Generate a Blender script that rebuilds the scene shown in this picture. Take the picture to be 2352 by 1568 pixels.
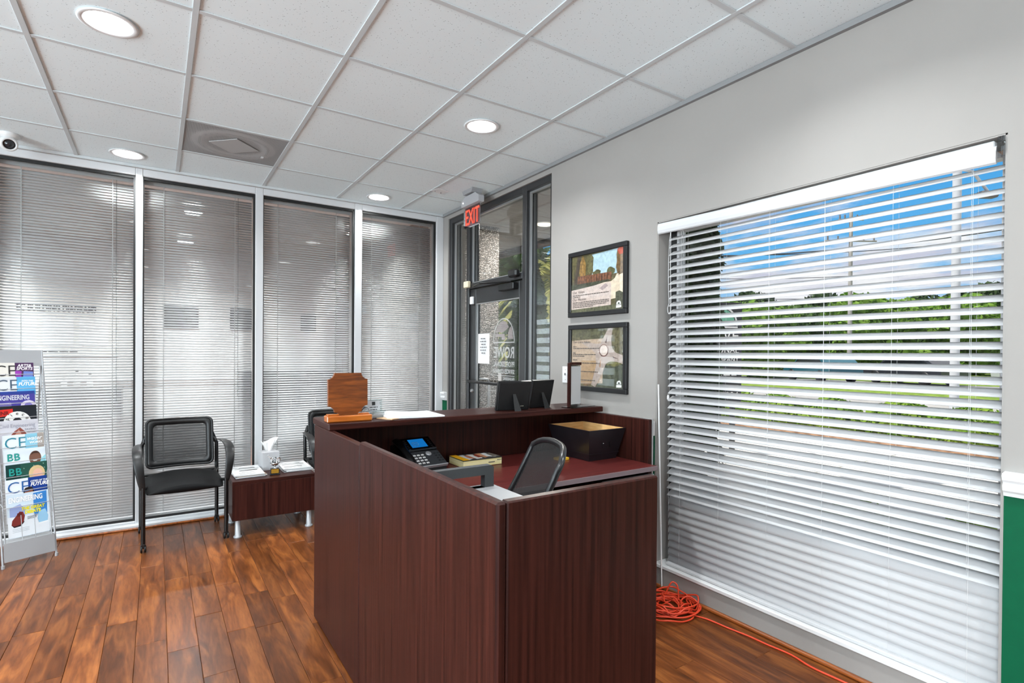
import bpy, bmesh, math, random
from mathutils import Matrix, Vector
R = random.Random(7)
for o in list(bpy.data.objects): bpy.data.objects.remove(o)
scene = bpy.context.scene
COL = scene.collection
PI = math.pi
CAMH = 1.335
# ------------------------------------------------------------------ camera
FPX, CY, YAW, PITCH, ROLL = 1235.56, 821.57, 0.584, -0.0076, 0.0076
fw = Vector((math.sin(YAW)*math.cos(PITCH), math.cos(YAW)*math.cos(PITCH), math.sin(PITCH)))
r0 = Vector((math.cos(YAW), -math.sin(YAW), 0)); u0 = r0.cross(fw)
rt = r0*math.cos(ROLL) + u0*math.sin(ROLL); up = u0*math.cos(ROLL) - r0*math.sin(ROLL)
cd = bpy.data.cameras.new('camera'); cam = bpy.data.objects.new('camera', cd); COL.objects.link(cam)
cd.sensor_fit = 'HORIZONTAL'; cd.sensor_width = 36; cd.lens = FPX/2352*36
cd.shift_y = (CY-784)/2352; cd.clip_start = .05; cd.clip_end = 600
cam.matrix_world = Matrix(((rt.x, up.x, -fw.x, 0), (rt.y, up.y, -fw.y, 0), (rt.z, up.z, -fw.z, CAMH), (0, 0, 0, 1)))
scene.camera = cam
def pix(u, v, depth):            # world point seen at pixel (u,v) at a forward depth
    d = fw + rt*((u-1176)/FPX) - up*((v-CY)/FPX)
    return Vector((0, 0, CAMH)) + d*depth
# ------------------------------------------------------------------ view, world, sun, added fill light
vs = scene.view_settings
vs.view_transform = 'Standard'; vs.look = 'None'; vs.gamma = 1; vs.use_curve_mapping = False
vs.exposure = 0.06
def c(r, g, b):
    f = lambda x: (x/255/12.92) if x/255 <= .04045 else ((x/255+.055)/1.055)**2.4
    return (f(r), f(g), f(b), 1)
LAMP_W = 23.0        # each ceiling downlight
FILL_W = 285.0        # added fill light at each made-up left-wall window
def make_world():
    w = bpy.data.worlds.new('sky'); scene.world = w; w.use_nodes = True
    nt = w.node_tree; nt.nodes.clear(); N = nt.nodes.new; L = nt.links.new
    tc = N('ShaderNodeTexCoord'); sx = N('ShaderNodeSeparateXYZ'); L(tc.outputs['Generated'], sx.inputs[0])
    gr = N('ShaderNodeValToRGB'); L(sx.outputs['Z'], gr.inputs[0])
    e = gr.color_ramp.elements
    e[0].position = 0; e[0].color = c(205, 225, 245); e[1].position = .42; e[1].color = c(0, 140, 225)
    k = gr.color_ramp.elements.new(.16); k.color = c(100, 185, 242)
    dv = N('ShaderNodeMath'); dv.operation = 'ADD'; dv.inputs[1].default_value = .12; L(sx.outputs['Z'], dv.inputs[0])
    # cloud layer: project the direction onto a flat layer overhead
    vm = N('ShaderNodeVectorMath'); vm.operation = 'DIVIDE'; L(tc.outputs['Generated'], vm.inputs[0])
    cb = N('ShaderNodeCombineXYZ'); cb.inputs[2].default_value = 1
    L(dv.outputs[0], cb.inputs[0]); L(dv.outputs[0], cb.inputs[1]); L(cb.outputs[0], vm.inputs[1])
    n = N('ShaderNodeTexNoise'); n.inputs['Scale'].default_value = .95; n.inputs['Detail'].default_value = 9; n.inputs['Roughness'].default_value = .56
    mp = N('ShaderNodeMapping'); mp.inputs['Location'].default_value = (2.3, 0.4, 0); L(vm.outputs[0], mp.inputs[0]); L(mp.outputs[0], n.inputs['Vector'])
    cr = N('ShaderNodeValToRGB'); cr.color_ramp.elements[0].position = .425; cr.color_ramp.elements[1].position = .53; L(n.outputs[0], cr.inputs[0])
    n2 = N('ShaderNodeTexNoise'); n2.inputs['Scale'].default_value = 2.2; n2.inputs['Detail'].default_value = 5; L(mp.outputs[0], n2.inputs['Vector'])
    cc = N('ShaderNodeValToRGB'); cc.color_ramp.elements[0].color = c(206, 208, 226); cc.color_ramp.elements[1].color = c(250, 250, 252)
    cc.color_ramp.elements[0].position = .38; cc.color_ramp.elements[1].position = .58; L(n2.outputs[0], cc.inputs[0])
    mx = N('ShaderNodeMix'); mx.data_type = 'RGBA'; L(cr.outputs[0], mx.inputs['Factor']); L(gr.outputs[0], mx.inputs['A']); L(cc.outputs[0], mx.inputs['B'])
    bg = N('ShaderNodeBackground'); bg.inputs['Strength'].default_value = 1.0; L(mx.outputs['Result'], bg.inputs[0])
    L(bg.outputs[0], N('ShaderNodeOutputWorld').inputs[0])
make_world()
sl = bpy.data.lights.new('sun', 'SUN'); sl.energy = 5.5; sl.angle = .01; sl.color = (1, .95, .86)
sun = bpy.data.objects.new('sun', sl); COL.objects.link(sun)
sun.rotation_euler = Vector((.42, -.22, -.88)).to_track_quat('-Z', 'Y').to_euler()
for yy in (-1.9, 1.1):           # added fill strips tilted upward to brighten the ceiling, set in two unseen windows
    for k in range(8):
        al = bpy.data.lights.new('added_fill_light', 'AREA'); al.shape = 'RECTANGLE'; al.size = 1.96; al.size_y = .2; al.energy = FILL_W/8
        al.color = (.80, .93, 1)
        ao = bpy.data.objects.new('added_fill_light', al); COL.objects.link(ao); ao.location = (-4.26, yy, .40+.265*k)
        ao.rotation_euler = Vector((1, 0, .75)).to_track_quat('-Z', 'Y').to_euler()
# ------------------------------------------------------------------ materials
MATS = {}
def newmat(name):
    m = bpy.data.materials.new(name); m.use_nodes = True; nt = m.node_tree; nt.nodes.clear(); MATS[name] = m
    return m, nt, nt.nodes.new, nt.links.new
def mat(name, col, rough=.5, metal=0, spec=.5, var=0, vscale=8, stretch=(1, 1, 1), bump=0, bscale=60, col2=None, emit=None, coat=0, rand=0, detail=4, trans=0, ramp=(.35, .65)):
    m, nt, N, L = newmat(name)
    p = N('ShaderNodeBsdfPrincipled'); out = N('ShaderNodeOutputMaterial')
    p.inputs['Roughness'].default_value = rough; p.inputs['Metallic'].default_value = metal
    p.inputs['Specular IOR Level'].default_value = spec; p.inputs['Coat Weight'].default_value = coat
    p.inputs['Coat Roughness'].default_value = .12
    p.inputs['Base Color'].default_value = col
    if emit: p.inputs['Emission Color'].default_value = emit[0]; p.inputs['Emission Strength'].default_value = emit[1]
    vec = None
    if var or bump or col2:
        tc = N('ShaderNodeTexCoord'); mp = N('ShaderNodeMapping'); mp.inputs['Scale'].default_value = stretch; L(tc.outputs['Object'], mp.inputs[0])
        vec = mp.outputs[0]
    if var or col2:
        n = N('ShaderNodeTexNoise'); n.inputs['Scale'].default_value = vscale; n.inputs['Detail'].default_value = detail; L(vec, n.inputs['Vector'])
        rp = N('ShaderNodeValToRGB'); L(n.outputs[0], rp.inputs[0]); rp.color_ramp.elements[0].position = ramp[0]; rp.color_ramp.elements[1].position = ramp[1]
        rp.color_ramp.elements[0].color = tuple(x*(1-var) for x in col[:3])+(1,) if not col2 else col
        rp.color_ramp.elements[1].color = tuple(min(1, x*(1+var)) for x in col[:3])+(1,) if not col2 else col2
        last = rp.outputs[0]
        if rand:
            oi = N('ShaderNodeObjectInfo'); hs = N('ShaderNodeHueSaturation'); mr = N('ShaderNodeMapRange'); L(oi.outputs['Random'], mr.inputs[0])
            mr.inputs[3].default_value = 1-rand; mr.inputs[4].default_value = 1+rand; L(mr.outputs[0], hs.inputs['Value']); L(last, hs.inputs['Color']); last = hs.outputs[0]
        L(last, p.inputs['Base Color'])
    if bump:
        n2 = N('ShaderNodeTexNoise'); n2.inputs['Scale'].default_value = bscale; n2.inputs['Detail'].default_value = 5; L(vec, n2.inputs['Vector'])
        bp = N('ShaderNodeBump'); bp.inputs['Strength'].default_value = bump; bp.inputs['Distance'].default_value = .01; L(n2.outputs[0], bp.inputs['Height']); L(bp.outputs[0], p.inputs['Normal'])
    sh = p.outputs[0]
    if trans:
        t = N('ShaderNodeBsdfTranslucent'); t.inputs[0].default_value = col; ms = N('ShaderNodeMixShader'); ms.inputs[0].default_value = trans
        L(sh, ms.inputs[1]); L(t.outputs[0], ms.inputs[2]); sh = ms.outputs[0]
    L(sh, out.inputs[0]); return m
def glassmat(name, tint=(1, 1, 1, 1), refl=.5, base=.0, rough=0.0):
    m, nt, N, L = newmat(name)
    t = N('ShaderNodeBsdfTransparent'); t.inputs[0].default_value = tint
    g = N('ShaderNodeBsdfGlossy'); g.inputs['Roughness'].default_value = rough
    fr = N('ShaderNodeFresnel'); fr.inputs[0].default_value = 1.5
    mu = N('ShaderNodeMath'); mu.operation = 'MULTIPLY_ADD'; mu.inputs[1].default_value = refl; mu.inputs[2].default_value = base; L(fr.outputs[0], mu.inputs[0])
    ms = N('ShaderNodeMixShader'); L(mu.outputs[0], ms.inputs[0]); L(t.outputs[0], ms.inputs[1]); L(g.outputs[0], ms.inputs[2])
    L(ms.outputs[0], N('ShaderNodeOutputMaterial').inputs[0]); return m
def meshfabric(name, col, alpha, scale):
    m, nt, N, L = newmat(name)
    tc = N('ShaderNodeTexCoord'); ck = N('ShaderNodeTexChecker'); ck.inputs['Scale'].default_value = scale; L(tc.outputs['Object'], ck.inputs['Vector'])
    p = N('ShaderNodeBsdfPrincipled'); p.inputs['Base Color'].default_value = col; p.inputs['Roughness'].default_value = .6
    t = N('ShaderNodeBsdfTransparent'); ms = N('ShaderNodeMixShader')
    mr = N('ShaderNodeMapRange'); L(ck.outputs['Fac'], mr.inputs[0]); mr.inputs[3].default_value = alpha*.85; mr.inputs[4].default_value = min(1, alpha*1.3)
    L(mr.outputs[0], ms.inputs[0]); L(t.outputs[0], ms.inputs[1]); L(p.outputs[0], ms.inputs[2]); L(ms.outputs[0], N('ShaderNodeOutputMaterial').inputs[0]); return m
def tilemat():
    m, nt, N, L = newmat('ceiling_tile')
    p = N('ShaderNodeBsdfPrincipled'); p.inputs['Roughness'].default_value = .9; p.inputs['Specular IOR Level'].default_value = .1
    tc = N('ShaderNodeTexCoord'); oi = N('ShaderNodeObjectInfo'); ad = N('ShaderNodeVectorMath'); ad.operation = 'ADD'
    L(tc.outputs['Object'], ad.inputs[0]); L(oi.outputs['Location'], ad.inputs[1])
    v = N('ShaderNodeTexVoronoi'); v.inputs['Scale'].default_value = 75; L(ad.outputs[0], v.inputs['Vector'])
    n = N('ShaderNodeTexNoise'); n.inputs['Scale'].default_value = 40; L(ad.outputs[0], n.inputs['Vector'])
    lt = N('ShaderNodeMath'); lt.operation = 'MULTIPLY_ADD'; lt.inputs[1].default_value = .34; lt.inputs[2].default_value = -.03; L(n.outputs[0], lt.inputs[0])
    gt = N('ShaderNodeMath'); gt.operation = 'GREATER_THAN'; L(v.outputs['Distance'], gt.inputs[0]); L(lt.outputs[0], gt.inputs[1])
    mx = N('ShaderNodeMix'); mx.data_type = 'RGBA'; mx.inputs['A'].default_value = c(186, 196, 199); mx.inputs['B'].default_value = c(233, 243, 246)
    L(gt.outputs[0], mx.inputs['Factor']); L(mx.outputs['Result'], p.inputs['Base Color'])
    bp = N('ShaderNodeBump'); bp.inputs['Strength'].default_value = .15; bp.inputs['Distance'].default_value = .004; L(gt.outputs[0], bp.inputs['Height']); L(bp.outputs[0], p.inputs['Normal'])
    L(p.outputs[0], N('ShaderNodeOutputMaterial').inputs[0]); return m
def floormat():
    m, nt, N, L = newmat('hickory_plank')
    p = N('ShaderNodeBsdfPrincipled'); p.inputs['Roughness'].default_value = .3; p.inputs['Specular IOR Level'].default_value = .22
    tc = N('ShaderNodeTexCoord'); oi = N('ShaderNodeObjectInfo')
    rv = N('ShaderNodeVectorMath'); rv.operation = 'SCALE'; rv.inputs[0].default_value = (37, 91, 13); L(oi.outputs['Random'], rv.inputs['Scale'])
    ad = N('ShaderNodeVectorMath'); L(tc.outputs['Object'], ad.inputs[0]); L(rv.outputs[0], ad.inputs[1])
    mp = N('ShaderNodeMapping'); mp.inputs['Scale'].default_value = (11, 1.6, 4); L(ad.outputs[0], mp.inputs[0])
    n = N('ShaderNodeTexNoise'); n.inputs['Scale'].default_value = 1.6; n.inputs['Detail'].default_value = 6; n.inputs['Distortion'].default_value = 1.1; L(mp.outputs[0], n.inputs['Vector'])
    rp = N('ShaderNodeValToRGB'); e = rp.color_ramp.elements; L(n.outputs[0], rp.inputs[0])
    e[0].position = .30; e[0].color = c(102, 56, 28); e[1].position = .70; e[1].color = c(186, 112, 56)
    k = e.new(.48); k.color = c(140, 78, 38)
    w = N('ShaderNodeTexNoise'); w.inputs['Scale'].default_value = 26; w.inputs['Detail'].default_value = 8; mp2 = N('ShaderNodeMapping'); mp2.inputs['Scale'].default_value = (4, .45, 1)
    L(ad.outputs[0], mp2.inputs[0]); L(mp2.outputs[0], w.inputs['Vector'])
    rw = N('ShaderNodeValToRGB'); rw.color_ramp.elements[0].position = .35; rw.color_ramp.elements[1].position = .55; rw.color_ramp.elements[0].color = (.55, .5, .48, 1); rw.color_ramp.elements[1].color = (1, 1, 1, 1); L(w.outputs[0], rw.inputs[0])
    mu = N('ShaderNodeMix'); mu.data_type = 'RGBA'; mu.blend_type = 'MULTIPLY'; mu.inputs['Factor'].default_value = .5; L(rp.outputs[0], mu.inputs['A']); L(rw.outputs[0], mu.inputs['B'])
    hs = N('ShaderNodeHueSaturation'); mr = N('ShaderNodeMapRange'); L(oi.outputs['Random'], mr.inputs[0]); mr.inputs[3].default_value = .42; mr.inputs[4].default_value = .80
    L(mr.outputs[0], hs.inputs['Value']); L(mu.outputs['Result'], hs.inputs['Color']); L(hs.outputs[0], p.inputs['Base Color'])
    bp = N('ShaderNodeBump'); bp.inputs['Strength'].default_value = .12; bp.inputs['Distance'].default_value = .004; L(n.outputs[0], bp.inputs['Height']); L(bp.outputs[0], p.inputs['Normal'])
    L(p.outputs[0], N('ShaderNodeOutputMaterial').inputs[0]); return m
def mahogany(name, stretch):
    return mat(name, c(33, 15, 13), rough=.36, spec=.14, col2=c(66, 32, 26), vscale=3.2, stretch=stretch, detail=6, bump=.03, bscale=30, ramp=(.28, .72))
wall_m = mat('wall_paint', c(155, 151, 147), .7, spec=.2, var=.02, vscale=3)
pale_m = mat('pale_wall_paint', c(222, 221, 219), .7, spec=.2)
ceil_m = tilemat()
grid_m = mat('grid_white', c(200, 205, 207), .45)
floor_m = floormat()
trimwood_m = mat('trim_wood', c(120, 62, 26), .35, col2=c(165, 92, 40), vscale=4, stretch=(20, 1, 20))
mah_v = mahogany('mahogany_vertical', (26, 26, .6))
mah_x = mahogany('mahogany_along_x', (.8, 26, 26))
mah_s = mat('mahogany_surface', c(70, 24, 24), rough=.32, col2=c(108, 44, 40), vscale=3, stretch=(1.2, 30, 20), detail=6, ramp=(.25, .75))
white_m = mat('white_paint', c(226, 226, 226), .4)
alu_m = mat('white_aluminium', c(208, 209, 211), .35, spec=.5)
dark_alu = mat('dark_aluminium', c(44, 44, 45), .35, spec=.5)
lite_alu = mat('mill_aluminium', c(175, 175, 175), .3, metal=.6)
angle_m = mat('wall_angle_grey', c(138, 139, 140), .5)
valance_m = mat('valance_white', c(206, 206, 207), .5, spec=.3)
gasket_m = mat('black_gasket', c(18, 18, 18), .6)
blind_m = mat('blind_white', c(238, 238, 239), .5, trans=.42, spec=.3)
mini_m = mat('mini_blind_white', c(240, 240, 241), .45, trans=.26)
cord_m = mat('cord_white', c(232, 232, 232), .7)
glass_m = glassmat('partition_glass', (.93, .94, .94, 1), refl=.9, base=.012)
glass_o = glassmat('window_glass', (.97, .98, .98, 1), refl=.45)
acryl_m = glassmat('clear_acrylic', (.93, .95, .96, 1), refl=1.2, base=.04, rough=.02)
black_m = mat('black_plastic', c(17, 17, 18), .42)
blacks_m = mat('black_steel', c(14, 14, 15), .3, spec=.5)
fabric_m = mat('black_vinyl', c(13, 13, 14), .62, spec=.18, var=.1, vscale=30, bump=.05, bscale=300)
mesh_m = meshfabric('black_mesh', c(20, 20, 20), .80, 420)
mesh2_m = meshfabric('task_mesh', c(22, 22, 22), .86, 300)
green_m = mat('green_paint', c(0, 82, 52), .6, spec=.15, var=.03, vscale=20)
orange_m = mat('orange_rubber', c(226, 72, 40), .45)
chrome_m = mat('chrome', c(225, 225, 225), .18, metal=1)
silver_m = mat('silver_paint', c(172, 173, 176), .35, metal=.3)
paper_m = mat('white_paper', c(238, 238, 238), .7, var=.02, vscale=20)
ink_m = mat('black_ink', c(35, 35, 38), .6)
greyink_m = mat('grey_ink', c(120, 120, 122), .6)
honey_m = mat('honey_wood', c(90, 42, 9), .3, col2=c(136, 70, 20), vscale=3, stretch=(3, 20, 22), detail=6, coat=.3)
honeyb_m = mat('honey_wood_base', c(158, 78, 20), .3, col2=c(190, 106, 36), vscale=3, stretch=(2, 20, 22), coat=.3)
lamp_em = mat('lamp_lens', c(255, 255, 255), .5, emit=((1, .985, .96, 1), 9))
# ------------------------------------------------------------------ mesh helpers
class MB:
    def __init__(s): s.v = []; s.f = []; s.sm = []
    def add(s, vs_, fs, smooth=False, M=None):
        n = len(s.v)
        s.v += [tuple(M @ Vector(p)) if M else tuple(p) for p in vs_]
        s.f += [tuple(i+n for i in f) for f in fs]; s.sm += [smooth]*len(fs); return s
    def box(s, x0, x1, y0, y1, z0, z1, b=0, M=None):
        if x0 > x1: x0, x1 = x1, x0
        if y0 > y1: y0, y1 = y1, y0
        if z0 > z1: z0, z1 = z1, z0
        if b <= 0:
            return s.add([(x, y, z) for z in (z0, z1) for y in (y0, y1) for x in (x0, x1)],
                         [(0, 2, 3, 1), (4, 5, 7, 6), (0, 1, 5, 4), (2, 6, 7, 3), (0, 4, 6, 2), (1, 3, 7, 5)], False, M)
        b = min(b, (x1-x0)*.49, (y1-y0)*.49, (z1-z0)*.49)
        lo = (x0, y0, z0); hi = (x1, y1, z1); V = []; idx = {}
        for sx in (0, 1):
            for sy in (0, 1):
                for sz in (0, 1):
                    sg = (sx, sy, sz)
                    for a in range(3):
                        p = [(hi[k]-(0 if k == a else b)) if sg[k] else (lo[k]+(0 if k == a else b)) for k in range(3)]
                        idx[sg, a] = len(V); V.append(tuple(p))
        F = []
        def corner(a, sa, o1, s1, o2, s2):
            sg = [0, 0, 0]; sg[a] = sa; sg[o1] = s1; sg[o2] = s2; return tuple(sg)
        for a in range(3):
            o1, o2 = (a+1) % 3, (a+2) % 3
            for sa in (0, 1):
                q = [idx[corner(a, sa, o1, p, o2, r), a] for p, r in ((0, 0), (1, 0), (1, 1), (0, 1))]
                F.append(tuple(q if sa else q[::-1]))
        for a in range(3):
            o1, o2 = (a+1) % 3, (a+2) % 3        # edge running along axis a, between faces o1 and o2
            for s1 in (0, 1):
                for s2 in (0, 1):
                    k0 = corner(a, 0, o1, s1, o2, s2); k1 = corner(a, 1, o1, s1, o2, s2)
                    q = [idx[k0, o1], idx[k1, o1], idx[k1, o2], idx[k0, o2]]
                    F.append(tuple(q if (s1 != s2) else q[::-1]))
        for sg in [(x, y, z) for x in (0, 1) for y in (0, 1) for z in (0, 1)]:
            q = [idx[sg, 0], idx[sg, 1], idx[sg, 2]]
            F.append(tuple(q if sum(sg) % 2 else q[::-1]))
        return s.add(V, F, False, M)
    def tube(s, pts, r, n=8, closed=False, smooth=True, M=None, flat=1.0):
        P = [Vector(p) for p in pts]; m = len(P); V = []; F = []
        rr = r if isinstance(r, (list, tuple)) else [r]*m
        up_ = None
        for i in range(m):
            a = P[i-1] if (i > 0 or closed) else P[i]; b = P[(i+1) % m] if (i < m-1 or closed) else P[i]
            t = (b-a).normalized() if (b-a).length > 1e-9 else Vector((0, 0, 1))
            if up_ is None:
                up_ = Vector((0, 0, 1)) if abs(t.z) < .9 else Vector((1, 0, 0))
            x = t.cross(up_); x = x.normalized() if x.length > 1e-6 else t.orthogonal().normalized()
            y = x.cross(t).normalized(); up_ = y
            for k in range(n):
                a_ = 2*PI*k/n; V.append(tuple(P[i] + x*math.cos(a_)*rr[i] + y*math.sin(a_)*rr[i]*flat))
        for i in range(m if closed else m-1):
            j = (i+1) % m
            for k in range(n):
                l = (k+1) % n; F.append((i*n+k, i*n+l, j*n+l, j*n+k))
        s.add(V, F, smooth, M)
        if not closed:
            s.add([V[k] for k in range(n)], [tuple(range(n))[::-1]], False, M)
            s.add([V[(m-1)*n+k] for k in range(n)], [tuple(range(n))], False, M)
        return s
    def cyl(s, p0, p1, r, n=16, r1=None, M=None):
        return s.tube([p0, p1], [r, r if r1 is None else r1], n, M=M)
    def lathe(s, prof, n=24, M=None, smooth=True, cap=True):
        V = []; F = []
        for (r, z) in prof:
            for k in range(n): V.append((r*math.cos(2*PI*k/n), r*math.sin(2*PI*k/n), z))
        for i in range(len(prof)-1):
            for k in range(n):
                l = (k+1) % n; F.append((i*n+k, i*n+l, (i+1)*n+l, (i+1)*n+k))
        s.add(V, F, smooth, M)
        if cap:
            if prof[0][0] > 1e-6: s.add(V[:n], [tuple(range(n))[::-1]], False, M)
            if prof[-1][0] > 1e-6: s.add(V[-n:], [tuple(range(n))], False, M)
        return s
    def prism(s, poly, z0, z1, M=None, smooth=False):
        n = len(poly); V = [(x, y, z0) for x, y in poly]+[(x, y, z1) for x, y in poly]
        s.add(V, [tuple(range(n))[::-1], tuple(range(n, 2*n))], False, M)
        n0 = len(s.v); s.add(V, [(i, (i+1) % n, n+(i+1) % n, n+i) for i in range(n)], smooth, M); return s
    def grid(s, fn, nu, nv, M=None, smooth=True):
        V = [fn(i/nu, j/nv) for j in range(nv+1) for i in range(nu+1)]
        F = [(j*(nu+1)+i, j*(nu+1)+i+1, (j+1)*(nu+1)+i+1, (j+1)*(nu+1)+i) for j in range(nv) for i in range(nu)]
        return s.add(V, F, smooth, M)
    def ball(s, cx, r, n=12, M=None):
        r = r if isinstance(r, tuple) else (r, r, r)
        V = []; F = []; m = n//2
        for j in range(m+1):
            a = PI*j/m
            for i in range(n): V.append((cx[0]+r[0]*math.sin(a)*math.cos(2*PI*i/n), cx[1]+r[1]*math.sin(a)*math.sin(2*PI*i/n), cx[2]+r[2]*math.cos(a)))
        for j in range(m):
            for i in range(n): F.append((j*n+i, (j+1)*n+i, (j+1)*n+(i+1) % n, j*n+(i+1) % n))
        return s.add(V, F, True, M)
    def mesh(s, name, m, fix=True):
        me = bpy.data.meshes.new(name); me.from_pydata(s.v, [], s.f)
        me.polygons.foreach_set('use_smooth', s.sm)
        if fix:
            bm = bmesh.new(); bm.from_mesh(me); bmesh.ops.recalc_face_normals(bm, faces=bm.faces); bm.to_mesh(me); bm.free()
        if m: me.materials.append(m)
        me.update(); return me
    def build(s, name, m, parent=None, M=None, loc=None, fix=True):
        return place(name, s.mesh(name, m, fix), parent, M, loc)
def place(name, me, parent=None, M=None, loc=None):
    o = bpy.data.objects.new(name, me); COL.objects.link(o)
    if parent: o.parent = parent
    if M is not None: o.matrix_basis = M
    if loc is not None: o.location = loc
    return o
def tag(o, label=None, cat=None, group=None, kind=None):
    if label: o['label'] = label
    if cat: o['category'] = cat
    if group: o['group'] = group
    if kind: o['kind'] = kind
    return o
def thing(name, label, cat, loc=(0, 0, 0), rz=0, group=None, kind=None):
    o = bpy.data.objects.new(name, None); COL.objects.link(o); o.location = loc; o.rotation_euler = (0, 0, rz); o.empty_display_size = .1
    return tag(o, label, cat, group, kind)
def struct(name, label=None):
    o = bpy.data.objects.new(name, None); COL.objects.link(o); o['kind'] = 'structure'; o.empty_display_size = .1
    if label: o['label'] = label
    return o
def S(o): o['kind'] = 'structure'; return o
def copytree(o, parent=None):
    n = o.copy(); COL.objects.link(n); n.parent = parent
    for ch in list(o.children): copytree(ch, n)
    return n
def basis(org, right, upv):
    r_ = Vector(right).normalized(); u_ = Vector(upv).normalized(); n_ = r_.cross(u_)
    return Matrix(((r_.x, u_.x, n_.x, org[0]), (r_.y, u_.y, n_.y, org[1]), (r_.z, u_.z, n_.z, org[2]), (0, 0, 0, 1)))
def T(x, y, z): return Matrix.Translation((x, y, z))
def RZ(a): return Matrix.Rotation(a, 4, 'Z')
def RX(a): return Matrix.Rotation(a, 4, 'X')
def RY(a): return Matrix.Rotation(a, 4, 'Y')
def text(body, size, m, parent, M, name='lettering', align='LEFT', ext=.0004, sx=1.0, shear=0, offset=0, space=1):
    cu = bpy.data.curves.new('t', 'FONT'); cu.body = body; cu.size = size; cu.align_x = align; cu.extrude = ext; cu.shear = shear; cu.offset = offset; cu.space_line = space
    cu.resolution_u = 3
    o = bpy.data.objects.new('t', cu)
    me = bpy.data.meshes.new_from_object(o); bpy.data.objects.remove(o); bpy.data.curves.remove(cu)
    me.materials.clear(); me.materials.append(m)
    return place(name, me, parent, M @ Matrix.Diagonal((sx, 1, 1, 1)))
def wordbars(x0, x1, y, size, m, parent, M, seed=1, t=.0001):
    q = random.Random(seed); b = MB(); x = x0          # unreadable small print: a row of word-length dashes
    while x < x1-size*.6:
        w = min(q.uniform(1.2, 4.2)*size*.5, x1-x); b.box(x, x+w, y, y+size*.45, 0, t); x += w+size*.3
    return b.build('print_line', m, parent, M)
FLAT = {}
def flat(r, g, b, rough=.5):
    k = (r, g, b, rough)
    if k not in FLAT: FLAT[k] = mat('print_%d_%d_%d' % (r, g, b), c(r, g, b), rough)
    return FLAT[k]
def poly(pts, m, parent, z, M=Matrix(), name='print', t=.0003):
    return MB().prism(pts, z, z+t).build(name, m, parent, M)
# ================================================================== the setting
XR, YB, CE = 2.42, 4.93, 2.728          # right wall face, partition face, ceiling height
XL, YN, YF = -4.2, -3.6, 8.9            # left wall, wall behind the camera, far wall of the office
# floor slab and planks
floor = S(MB().box(XL, XR+.2, YN, YF, -.15, -.012).build('floor', floor_m))
X0, PW = .043, .1203
k = -12
while True:
    x0 = X0+PW*k; x1 = min(x0+PW, XR-.002); k += 1
    if x0 > XR-.03: break
    y = .55 - R.random()*.9
    while y < YB:
        L_ = R.choice((.42, .6, .75, .9, 1.05, 1.25)); y1 = min(y+L_, YB+.02)
        if YB+.02-y1 < .2: y1 = YB+.02
        cx, cy = (x0+x1)/2, (y+y1)/2
        dz = R.uniform(-.0008, .0004)
        MB().box(x0-cx+.0005, x1-cx-.0005, y-cy+.0005, y1-cy-.0005, -.012, 0, .0016).build('plank', floor_m, floor, loc=(cx, cy, dz))
        y = y1
MB().box(XL, X0-PW*12, YN, YF, -.012, 0).build('plank_field', floor_m, floor)
MB().box(X0-PW*12, XR, YN, -.36, -.012, 0).build('plank_field', floor_m, floor)
# ceiling: slab, T-bars, tiles
GX, GY, GP = -.4793, 2.5573, .61
ceiling = S(MB().box(XL-.1, XR+.2, YN-.1, YF+.1, CE+.065, CE+.12).build('ceiling', white_m))
MB().box(XL, XR+1.75, YN-.2, YF+.2, CE+.16, CE+.4).build('roof', dark_alu, ceiling)
lights_ij = []
YC = YB+.05
ys = [GY+GP*j for j in range(-11, 5)]; xs = [GX+GP*i for i in range(-7, 6)]
for x in xs:
    if XL < x < XR: MB().box(-.012, .012, YN, YC, -.006, 0, .001).build('main_tee', grid_m, ceiling, loc=(x, 0, CE))
for j, y in enumerate(ys):
    if not YN < y < YC: continue
    edges = [XL]+[x for x in xs if XL < x < XR]+[XR]
    for a, b in zip(edges[:-1], edges[1:]):
        if b-a < .03: continue
        MB().box(a+.012, b-.012, -.012, .012, -.0055, 0, .001).build('cross_tee', grid_m, ceiling, loc=(0, y, CE))
def tile_mesh(w, d, hole=None):
    b = MB()
    if not hole: return b.box(-w/2, w/2, -d/2, d/2, 0, .015).mesh('tile', ceil_m)
    n = 32; V = []; F = []
    for k in range(n):
        a = 2*PI*(k+.5)/n; ca, sa = math.cos(a), math.sin(a); q = max(abs(ca), abs(sa))
        V += [(hole*ca, hole*sa, 0), (ca/q*w/2, sa/q*d/2, 0)]
    for k in range(n): l = (k+1) % n; F.append((2*k, 2*l, 2*l+1, 2*k+1))
    for sx, sy in ((1, 1), (-1, 1), (-1, -1), (1, -1)):
        ks = sorted(range(n), key=lambda q: -(V[2*q+1][0]*sx/w+V[2*q+1][1]*sy/d))[:2]
        V.append((sx*w/2, sy*d/2, 0)); F.append((2*ks[0]+1, 2*ks[1]+1, len(V)-1))
    return b.add(V, F).mesh('tile', ceil_m)
TM = {}
ex = [XL]+[x for x in xs if XL < x < XR]+[XR]; ey = [YN]+[y for y in ys if YN < y < YC]+[YC]
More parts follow.
